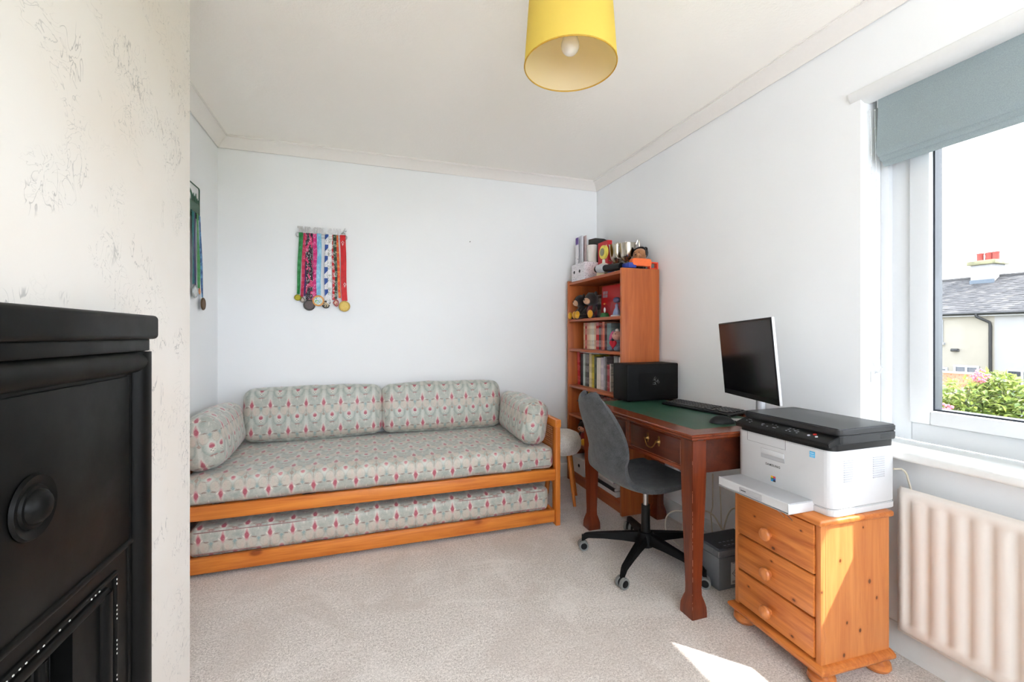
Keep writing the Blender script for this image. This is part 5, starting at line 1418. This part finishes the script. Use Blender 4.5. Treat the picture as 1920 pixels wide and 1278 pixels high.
medal('green ribbon medal at the left end of the hanger', pb, 'x', xm(162), xm(128), ZT, zm_(950), .027, ribbon_mat('ribbon_green', S(22, 120, 54), S(70, 160, 96)), (.0215, [mm('olive_gold', S(150, 142, 50)), mm('olive_gold_b', S(168, 156, 62))], .002, -.001, 'round'), .0040, gm, .35)
medal('crimson ribbon medal second from the left', pb, 'x', xm(214), xm(172), ZT, zm_(985), .023, ribbon_mat('ribbon_crimson', S(186, 22, 70), S(214, 96, 130)), (.018, [mm('pewter', S(110, 100, 92)), mm('pewter_b', S(160, 150, 140))], .0, .006, 'odd'), .0005, gm, .2)
medal('wide black and pink ribbon with a dark grey medal', pb, 'x', xm(268), xm(264), ZT, zm_(1022), .044, ribbon_mat('ribbon_black_pink', S(28, 14, 34), S(206, 34, 102), W, 'block'), (.038, [mm('dark_pewter', S(78, 76, 74)), mm('dark_pewter_b', S(98, 90, 90))], -.004, .002, 'round'), .0026, gm)
medal('purple ribbon half hidden behind the black and pink one', pb, 'x', xm(228), xm(222), ZT, zm_(970), .020, ribbon_mat('ribbon_purple', S(54, 24, 92)), None, -.0012, gm)
medal('magenta ribbon left of the pale blue one', pb, 'x', xm(336), xm(336), ZT, zm_(985), .026, ribbon_mat('ribbon_magenta', S(196, 14, 110), S(236, 130, 180)), None, .0008, gm)
medal('pale blue ribbon with an orange-rimmed medal', pb, 'x', xm(390), xm(384), ZT, zm_(958), .028, ribbon_mat('ribbon_pale_blue', S(112, 178, 214), S(170, 214, 234), None, 'cloud'), (.038, [mm('copper_rim', S(214, 156, 96), .6), mosaic('blue_green_enamel', S(90, 160, 196), S(220, 226, 220), S(96, 170, 90))], .0, -.002, 'round'), .0046, gm)
medal('blue and white ribbon in the middle of the hanger', pb, 'x', xm(482), xm(478), ZT, zm_(1022), .023, ribbon_mat('ribbon_blue_white', W, S(34, 78, 158), S(40, 60, 110), 'tri', .078), (.0255, [mm('black_enamel', S(26, 26, 28), .2), mosaic('black_cream_enamel', S(20, 20, 22), S(210, 190, 150), S(30, 30, 30))], .004, -.002, 'round'), .0014, gm)
medal('plain white ribbon with small print and a black and white medal', pb, 'x', xm(528), xm(522), ZT, zm_(988), .023, ribbon_mat('ribbon_white', W, S(150, 156, 140), None, 'text', .09), (.023, [mm('white_enamel', S(226, 226, 226), .1), mosaic('black_white_enamel', S(24, 24, 26), S(232, 232, 232), S(30, 30, 32))], .002, .0, 'odd'), .0040, gm)
medal('red ribbon with white print right of the plain white one', pb, 'x', xm(566), xm(572), ZT, zm_(1010), .017, ribbon_mat('ribbon_red_print', S(190, 24, 34), W), None, .0004, gm)
medal('dark green ribbon with pale print right of centre', pb, 'x', xm(590), xm(606), ZT, zm_(1000), .022, ribbon_mat('ribbon_dark_green', S(22, 50, 30), S(190, 206, 190), None, 'text', .07), (.0245, [mm('red_enamel', S(150, 60, 60), .3), mosaic('red_cream_enamel', S(160, 40, 44), S(220, 190, 160), S(90, 80, 80))], .002, -.001, 'odd'), .0030, gm, .25)
medal('orange ribbon between the dark green and broad red ribbons', pb, 'x', xm(612), xm(654), ZT, zm_(985), .022, ribbon_mat('ribbon_orange', S(222, 74, 40), S(240, 170, 80)), None, .0014, gm, .3)
big = medal('broad red ribbon with a large gold medal at the right end', pb, 'x', xm(690), xm(714), ZT, zm_(1022), .037, ribbon_mat('ribbon_red', S(212, 26, 34), S(190, 16, 26), None, 'cloud'), (.038, [mm('old_gold', S(176, 150, 84)), mm('old_gold_b', S(194, 168, 98))], .0, -.001, 'round'), .0046, gm)
for cx, cz in ((690, 268), (716, 808)):
    e = bmn(); x, z, y = xm(cx), zm_(cz), YW - .0165 - .0070
    tube([(x + .0070 * math.cos(a), y, z + .0070 * math.sin(a)) for a in [2 * PI * k / 20 for k in range(20)]], .0014, 6, closed=True, bm=e)
    cyl((x, y, z - .007), (x - .001, y, z - .022), .0014, n=6, bm=e); cyl((x - .006, y, z - .0135), (x + .005, y, z - .0145), .0014, n=6, bm=e); cyl((x, y, z + .007), (x - .001, y, z + .013), .0014, n=6, bm=e)
    part('emblem', e, 'paper', big)
solo('wall_nail', cyl((.778, YW, 1.896), (.778, YW - .012, 1.897), .0022, .003, n=8), 'black_metal', 'small nail left in the white wall above the daybed', 'nail', loc=(.778, YW, 1.896))

# hanger on the alcove wall
pa = lambda q, z: (XL + .0125 + q[1], q[0], z)
hl = thing('medal_hanger', 'green metal medal hanger on the alcove wall', 'medal hanger', (XL, 2.80, 1.83))
GM = plain('green_painted_steel', S(30, 84, 58), .45, grain=.08); GX = XL + .010
y0, y1, z0, z1 = 2.640, 2.968, 1.832, 2.016
fg = tube([(GX, p[0], p[1]) for p in rrect(y1 - y0 - .006, z1 - z0 - .006, .012, 4, (y0 + y1) / 2, (z0 + z1) / 2)], .0035, 8, closed=True)
part('frame', fg, GM, hl)
part('lower_plate', box(GX - .0015, GX + .0015, y0 + .004, y1 - .004, z0 + .004, z0 + .086), GM, hl)
sk = bmn()
tube([(GX, 2.80 + .055 * math.cos(a), 1.918 + .058 * math.sin(a)) for a in [PI * k / 14 for k in range(15)]], .0045, 8, bm=sk)
for yy, hh_ in ((2.872, .050), (2.893, .040), (2.913, .058), (2.934, .036), (2.952, .030), (2.70, .05), (2.67, .03)): prism([(-.008, 0), (.008, 0), (.006, hh_ * .7), (0, hh_), (-.006, hh_ * .7)], (GX - .0015, yy, 1.914), (0, 1, 0), (0, 0, 1), .003, bm=sk)
part('skyline_cutout', sk, GM, hl)
part('bar', tube([(GX + .004, y0 + .01, z0 + .016), (GX + .004, y1 - .01, z0 + .016)], .003, 8), GM, hl)
for y, z in ((y0 + .02, z1 - .02), (y1 - .02, z0 + .05)): part('standoff', cyl((XL, y, z), (GX, y, z), .004, n=10), GM, hl)
gl = 'medals on the green hanger'
ZL = z0 + .022
medal('teal ribbon nearest the chimney on the green hanger', pa, 'y', 2.842, 2.842, ZL, 1.455, .030, ribbon_mat('ribbon_teal', S(18, 104, 108), S(40, 130, 128)), (.036, [mm('clear_silver', S(190, 196, 198)), mm('clear_silver_b', S(216, 220, 220))], .004, .020, 'round'), .0070, gl, .2)
medal('navy ribbon behind the teal one on the green hanger', pa, 'y', 2.870, 2.872, ZL, 1.440, .030, ribbon_mat('ribbon_navy', S(34, 30, 84), S(54, 50, 110)), None, .0050, gl)
medal('leaf green ribbon with a copper tag on the green hanger', pa, 'y', 2.905, 2.928, ZL, 1.440, .036, ribbon_mat('ribbon_leaf', S(58, 140, 72), S(90, 170, 100)), (.016, [mm('copper_tag', S(206, 140, 92), .6), mm('copper_tag_b', S(220, 160, 112), .6)], .0, .0, 'odd'), .0085, gl)
medal('mottled blue ribbon with a bronze medal on the green hanger', pa, 'y', 2.946, 2.994, ZL, 1.392, .032, ribbon_mat('ribbon_mottled_blue', S(30, 70, 130), S(110, 170, 214), None, 'cloud'), (.036, [mm('bronze', S(104, 82, 58)), mm('bronze_b', S(118, 94, 68))], .0, .002, 'round'), .0060, gl)

# ------------------------------------------------------------------ fireplace
fp = thing('fireplace_surround', 'black painted fireplace surround on the chimney breast', 'fireplace', (XC, .917, 0))
PXF = -.5135
part('back_plate', box(XC + .0003, PXF, .515, .800, 0.0005, 1.142), 'fire_black', fp)
part('back_plate', box(XC + .0003, PXF, 1.034, 1.318, 0.0005, 1.142), 'fire_black', fp)
part('back_plate', box(XC + .0003, PXF, .800, 1.034, .628, 1.142), 'fire_black', fp)
ms_ = box(XC + .0003, -.4850, .505, 1.324, 1.168, 1.226, .010, 3)
part('mantel_shelf', ms_, 'fire_black', fp)
part('neck', box(XC + .0003, -.4990, .520, 1.308, 1.140, 1.169, .003), 'fire_black', fp)
def roll(p0, p1, w, h, name):
    """half-round moulding between two points on the plate; w across, h proud"""
    bm = bmn(); p0, p1 = Vector(p0), Vector(p1); d = (p1 - p0).normalized(); out = Vector((1, 0, 0)); s = d.cross(out)
    R_ = []
    for p in (p0, p1): R_.append([bm.verts.new(p + s * (w / 2 * math.cos(a)) + out * (h * math.sin(a) ** .8)) for a in [PI * k / 10 for k in range(11)]])
    for k in range(10): bm.faces.new((R_[0][k], R_[0][k + 1], R_[1][k + 1], R_[1][k]))
    bm.faces.new(R_[0]); bm.faces.new(R_[1]); bmesh.ops.recalc_face_normals(bm, faces=bm.faces)
    part(name, bm, 'fire_black', fp, smooth=50)
roll((PXF, .547, 1.115), (PXF, 1.288, 1.115), .050, .0215, 'top_moulding')
roll((PXF, 1.287, 0.001), (PXF, 1.287, 1.138), .066, .022, 'side_moulding')
roll((PXF, .548, 0.001), (PXF, .548, 1.138), .066, .022, 'side_moulding')
part('frieze_panel', box(PXF, -.5085, .606, 1.232, .712, 1.084, .0025, 2), 'fire_black', fp)
roll((-.512, .600, .706), (-.512, 1.236, .706), .016, .009, 'panel_bead')
for y in (1.236, .600): roll((PXF, y, .60 if 0 else .001), (PXF, y, 1.086), .010, .004, 'panel_edge')
for a, b_ in ((( -.5135, .655, .662), (-.5135, 1.179, .662)), ((-.5135, 1.176, .002), (-.5135, 1.176, .66)), ((-.5135, .658, .002), (-.5135, .658, .66))): roll(a, b_, .012, .007, 'opening_bead')
for y in (1.140, .694): roll((PXF, y, .002), (PXF, y, .640), .034, .012, 'opening_moulding')
roll((PXF, .69, .640), (PXF, 1.145, .640), .020, .008, 'opening_moulding')
part('fire_back', box(XC + .0003, XC + .004, .800, 1.034, .0005, .628), 'hearth_dark', fp)  # flat dark face, coloured to stand for the dark depth of the opening
for i in range(5): roll((XC + .004, .825 + i * .045, .002), (XC + .004, .825 + i * .045, .600), .026, .012, 'fluted_bar')
kn = part('knob_plate', lathe([(.050, 0), (.053, .003), (.050, .008), (.042, .006), (.036, .004), (.034, .008), (.001, .008)], (-.5086, .917, .902), 40, mtx=R(90, 'Y')), 'fire_black', fp, smooth=60)
part('knob', lathe([(.029, .006), (.027, .013), (.021, .019), (.011, .023), (.001, .024)], (-.5086, .917, .902), 36, mtx=R(90, 'Y')), 'fire_black', kn, smooth=70)
cpz = bmn()
for i in range(34):
    if random.random() < .5: y = .70 + .46 * i / 34; ell((-.5062, y, .6605), (.0012, .0028, .0018), seg=6, rings=4, bm=cpz)
    z = .34 + .32 * i / 34
    if (i // 4) % 2 == 0: ell((-.5062, 1.1722, z), (.0010, .0016, .0024), seg=6, rings=4, bm=cpz)
part('chipped_paint', cpz, 'chip', fp, smooth=60)

# ------------------------------------------------------------------ outside the window
GZ = -2.9
def ground_mat():
    m = M('garden_ground', S(96, 104, 66), .9); n = m.noise(m.coord(), 1.1, 5, .6)
    m.color(m.ramp(n, [(.35, S(78, 92, 50)), (.7, S(130, 122, 92))])); m.bump(n, .4, .05); return m.m
MAT['ground'] = ground_mat()
solo('ground', box(2.25, 70, -40, 60, GZ - .1, GZ), 'ground', 'garden ground below the window', 'ground', kind='structure')
HX = 28.0
hs = thing('neighbour_house', 'cream rendered house with a slate roof seen through the window', 'house', (HX + 3, 13, GZ))
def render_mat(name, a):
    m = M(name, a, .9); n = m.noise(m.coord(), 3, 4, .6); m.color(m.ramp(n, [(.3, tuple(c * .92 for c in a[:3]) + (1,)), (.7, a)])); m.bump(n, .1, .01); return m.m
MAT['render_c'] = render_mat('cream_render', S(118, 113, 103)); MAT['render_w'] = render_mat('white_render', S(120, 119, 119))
EZ, PYH = 2.26, 12.28                                    # eaves height; party line between the two halves
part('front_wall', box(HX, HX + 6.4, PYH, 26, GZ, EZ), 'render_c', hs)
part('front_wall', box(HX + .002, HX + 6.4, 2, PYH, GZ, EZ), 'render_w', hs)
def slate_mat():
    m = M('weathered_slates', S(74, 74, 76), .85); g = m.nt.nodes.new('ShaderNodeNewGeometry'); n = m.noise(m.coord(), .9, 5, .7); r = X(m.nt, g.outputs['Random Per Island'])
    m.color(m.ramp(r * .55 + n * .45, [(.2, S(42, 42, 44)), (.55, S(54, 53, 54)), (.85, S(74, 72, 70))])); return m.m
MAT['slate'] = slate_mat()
rise, run = 1.87, 3.15; sl = math.atan2(rise, run); L = math.hypot(rise, run)
ux = Vector((math.cos(sl), 0, math.sin(sl)))
nz = Vector((-math.sin(sl), 0, math.cos(sl)))
rb_ = bmn(); A = Vector((HX - .28, 0, EZ - .10))
for s_ in (0,):
    P = [A + Vector((0, 2, 0)), A + Vector((0, 26, 0)), A + ux * (L + .35) + Vector((0, 26, 0)), A + ux * (L + .35) + Vector((0, 2, 0))]
    lo = [rb_.verts.new(p) for p in P]; hi = [rb_.verts.new(p + nz * -.08) for p in P]
    rb_.faces.new(lo); rb_.faces.new(hi[::-1])
    for k in range(4): rb_.faces.new((lo[k], lo[(k + 1) % 4], hi[(k + 1) % 4], hi[k]))
bmesh.ops.recalc_face_normals(rb_, faces=rb_.faces)
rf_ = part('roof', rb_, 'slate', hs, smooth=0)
# slates course by course over the stretch in view
tl = bmn(); LC = L + .33; nc = 21; pitch = LC / nc; rnd = random.Random(3)
for c in range(nc):
    for k in range(0, 80):
        y = 3.0 + k * .26 + (.13 if c % 2 else 0); w = .25 + rnd.uniform(-.006, .004); lift = rnd.uniform(.012, .030)
        o0 = A + ux * (c * pitch - .02) + nz * lift; o1 = A + ux * (c * pitch + pitch * 1.12) + nz * .004
        vs_ = [tl.verts.new(p) for p in (o0 + Vector((0, y, 0)), o0 + Vector((0, y + w, 0)), o1 + Vector((0, y + w, 0)), o1 + Vector((0, y, 0)), o0 + Vector((0, y, 0)) - nz * .02, o0 + Vector((0, y + w, 0)) - nz * .02)]
        tl.faces.new((vs_[0], vs_[1], vs_[2], vs_[3])); tl.faces.new((vs_[0], vs_[4], vs_[5], vs_[1]))
bmesh.ops.recalc_face_normals(tl, faces=tl.faces)
for f_ in tl.faces:
    if f_.normal.dot(nz) < 0 and abs(f_.normal.dot(nz)) > .3: f_.normal_flip()
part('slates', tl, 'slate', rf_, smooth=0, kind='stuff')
RGX, RGZ = (A + ux * (L + .35)).x, (A + ux * (L + .35)).z
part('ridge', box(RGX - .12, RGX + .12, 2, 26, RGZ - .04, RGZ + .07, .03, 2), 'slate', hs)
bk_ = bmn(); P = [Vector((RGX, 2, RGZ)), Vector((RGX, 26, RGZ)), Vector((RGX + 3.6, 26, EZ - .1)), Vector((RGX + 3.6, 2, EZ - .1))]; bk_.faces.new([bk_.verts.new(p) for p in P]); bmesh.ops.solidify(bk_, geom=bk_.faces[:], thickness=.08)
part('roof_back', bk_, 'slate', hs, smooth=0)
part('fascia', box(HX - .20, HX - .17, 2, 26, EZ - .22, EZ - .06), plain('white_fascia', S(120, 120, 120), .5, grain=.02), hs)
part('gutter', cyl((HX - .27, 2, EZ - .09), (HX - .27, 26, EZ - .09), .055, n=12), 'black_plastic', hs)
dpy = 12.40
part('downpipe', tube([(HX - .27, dpy + .42, EZ - .10), (HX - .27, dpy + .40, EZ - .24), (HX - .08, dpy + .02, EZ - .52), (HX - .06, dpy, EZ - .7), (HX - .06, dpy, GZ)], .062, 10), 'black_plastic', hs)
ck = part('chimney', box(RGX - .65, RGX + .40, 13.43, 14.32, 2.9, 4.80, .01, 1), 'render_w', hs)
part('chimney_cap', box(RGX - .77, RGX + .52, 13.31, 14.44, 4.80, 5.02, .03, 2), plain('lichened_cap', S(104, 102, 78), .9, grain=.3, gscale=4), ck)
fl = box(RGX - .69, RGX - .60, 13.40, 14.35, 3.78, 4.02); part('lead_flashing', fl, plain('lead', S(60, 70, 80), .6, grain=.1), ck)
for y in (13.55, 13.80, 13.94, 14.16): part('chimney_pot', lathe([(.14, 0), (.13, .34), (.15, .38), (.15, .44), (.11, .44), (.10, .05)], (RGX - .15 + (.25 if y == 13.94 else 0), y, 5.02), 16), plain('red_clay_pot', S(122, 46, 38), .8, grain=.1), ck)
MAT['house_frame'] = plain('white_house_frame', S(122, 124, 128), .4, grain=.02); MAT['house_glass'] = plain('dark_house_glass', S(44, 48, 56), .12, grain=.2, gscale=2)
def hwin(y0, y1, z0, z1, mull=1):
    b = bmn(); t = .09
    for a in ((y0 + t, y1 - t, z0, z0 + t), (y0 + t, y1 - t, z1 - t, z1), (y0, y0 + t, z0, z1), (y1 - t, y1, z0, z1)): box(HX - .05, HX + .02, *a, bm=b)
    for i in range(mull): c = y0 + (y1 - y0) * (i + 1) / (mull + 1); box(HX - .05, HX + .02, c - t / 2, c + t / 2, z0 + t, z1 - t, bm=b)
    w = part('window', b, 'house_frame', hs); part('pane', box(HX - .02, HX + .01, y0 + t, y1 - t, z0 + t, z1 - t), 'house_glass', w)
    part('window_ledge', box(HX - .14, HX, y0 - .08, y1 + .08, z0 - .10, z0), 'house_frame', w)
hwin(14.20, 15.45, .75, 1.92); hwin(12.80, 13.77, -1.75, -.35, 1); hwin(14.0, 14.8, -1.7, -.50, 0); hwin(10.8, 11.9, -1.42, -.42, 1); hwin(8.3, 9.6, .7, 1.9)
part('security_lamp', box(HX - .16, HX - .01, 13.55, 13.85, .32, .46, .03, 2), 'black_plastic', hs)

# garden wall of brick
gw = thing('garden_wall', 'low red brick wall behind the flowering shrub', 'wall', (20, 9.5, GZ))
bm_ = M('red_brick', S(150, 82, 60), .9); gq = bm_.nt.nodes.new('ShaderNodeNewGeometry'); bm_.color(bm_.ramp(X(bm_.nt, gq.outputs['Random Per Island']), [(.1, S(112, 58, 42)), (.6, S(140, 76, 56)), (.95, S(162, 104, 80))]))
wy0, wy1, wz1 = 8.80, 10.15, -.22
part('mortar', box(20.02, 20.2, 8.80, 16, GZ, wz1 - .01), plain('mortar_grey', S(130, 124, 114), .9, grain=.1, gscale=8), gw)
me_b = None
for c in range(7):
    for k in range(6):
        y = wy0 + k * .225 + (.11 if c % 2 else 0); z = wz1 - .075 * (c + 1)
        if me_b is None:
            o = part('brick', box(20.0, 20.10, y, y + .215, z, z + .065), bm_.m, gw, smooth=0); me_b = (o, y, z)
        else:
            o = me_b[0].copy(); COL.objects.link(o); o.parent = gw; o.location = (0, y - me_b[1], z - me_b[2])
part('coping', box(19.97, 20.23, 8.78, 16, wz1 - .01, wz1 + .06, .01, 1), plain('coping_stone', S(140, 128, 110), .9, grain=.1), gw)

# flowering shrub close to the window
rnd = random.Random(11)
def leaf_mat(name, a, b):
    m = M(name, a, .55); g = m.nt.nodes.new('ShaderNodeNewGeometry'); m.color(m.ramp(X(m.nt, g.outputs['Random Per Island']), [(.0, b), (1.0, a)]))
    m.b.inputs['Subsurface Weight'].default_value = 0.0
    t = m.nt.nodes.new('ShaderNodeBsdfTranslucent'); t.inputs[0].default_value = tuple(c * .8 for c in a[:3]) + (1,); mx = m.nt.nodes.new('ShaderNodeMixShader'); mx.inputs[0].default_value = .3
    out = m.nt.nodes['Material Output']; m.nt.links.new(m.b.outputs[0], mx.inputs[1]); m.nt.links.new(t.outputs[0], mx.inputs[2]); m.nt.links.new(mx.outputs[0], out.inputs[0]); return m.m
MAT['leaf'] = leaf_mat('shrub_leaf', S(140, 152, 72), S(66, 92, 38))
def shrub(label, c, blobs, nleaf, flowers, leafcol='leaf'):
    o = thing('shrub', label, 'shrub', c, group='shrubs outside the window')
    sb = bmn(); f = bmn(); tips = []
    for b in blobs:
        cc = Vector(b[:3]); tube([Vector((c[0], c[1], c[2])), Vector((c[0], c[1], c[2])).lerp(cc, .6) + Vector((rnd.uniform(-.1, .1), rnd.uniform(-.1, .1), 0)), cc], [.05, .03, .012], 7, bm=sb)
        for k in range(9):
            d = Vector((rnd.gauss(0, 1), rnd.gauss(0, 1), rnd.gauss(.3, 1))).normalized(); tip = cc + Vector((d.x * b[3], d.y * b[3], d.z * b[4])) * 1.02
            tube([cc, cc.lerp(tip, .5) + Vector((0, 0, .04)), tip], [.010, .007, .003], 5, bm=sb); tips.append(tip)
    for i in range(nleaf):
        b = blobs[i % len(blobs)]; d = Vector((rnd.gauss(0, 1), rnd.gauss(0, 1), rnd.gauss(0, 1))).normalized() * (rnd.random() ** .33)
        p = Vector((b[0] + d.x * b[3], b[1] + d.y * b[3], b[2] + d.z * b[4])); a = Vector((d.x + rnd.gauss(0, .5), d.y + rnd.gauss(0, .5), rnd.gauss(.1, .5))).normalized()
        l = rnd.uniform(.055, .105); s = a.cross(Vector((rnd.gauss(0, .3), rnd.gauss(0, .3), 1))).normalized() * l * .24; up = s.cross(a).normalized() * l * .10
        v = [f.verts.new(q) for q in (p, p + a * l * .45 + s + up, p + a * l, p + a * l * .45 - s + up, p + a * l * .45)]
        f.faces.new((v[0], v[1], v[4])); f.faces.new((v[1], v[2], v[4])); f.faces.new((v[2], v[3], v[4])); f.faces.new((v[3], v[0], v[4]))
    part('stems', sb, plain('green_brown_stem', S(90, 92, 56), .8, grain=.2), o); part('foliage', f, leafcol, o, smooth=0, kind='stuff')
    for (x, y, z, r, col) in flowers:
        q = bmn()
        for k in range(60):
            d = Vector((rnd.gauss(0, 1), rnd.gauss(0, 1), rnd.gauss(0, .8))).normalized() * r * rnd.uniform(.5, 1)
            ell(Vector((x, y, z)) + d, (r * .16,) * 3, seg=5, rings=3, bm=q)
        part('flower_head', q, plain('petals_%d' % int(z * 999 + y * 99), col, .7, grain=.15, gscale=40), o, smooth=0)
    return o
PK, LI = S(176, 84, 96), S(136, 112, 150)
shrub('leafy green shrub with pink flower heads just outside the window', (7.4, 3.25, GZ), [(7.2, 3.55, -.15, .62, .55), (7.5, 3.15, .0, .55, .55), (7.6, 3.30, .42, .22, .30), (7.4, 2.75, -.25, .65, .55), (7.1, 3.9, -.1, .55, .55), (7.3, 3.2, -.9, .9, .6), (7.3, 3.45, .28, .30, .34), (7.5, 2.95, .22, .26, .28)], 7500,
      [(7.28, 3.33, .66, .085, PK), (6.6, 3.18, -.02, .075, S(186, 60, 80)), (6.75, 3.42, .26, .10, PK), (7.0, 2.72, .16, .13, S(176, 104, 120)), (6.9, 2.95, .0, .09, LI), (6.95, 2.66, .12, .08, LI), (6.5, 2.70, .0, .07, LI)])
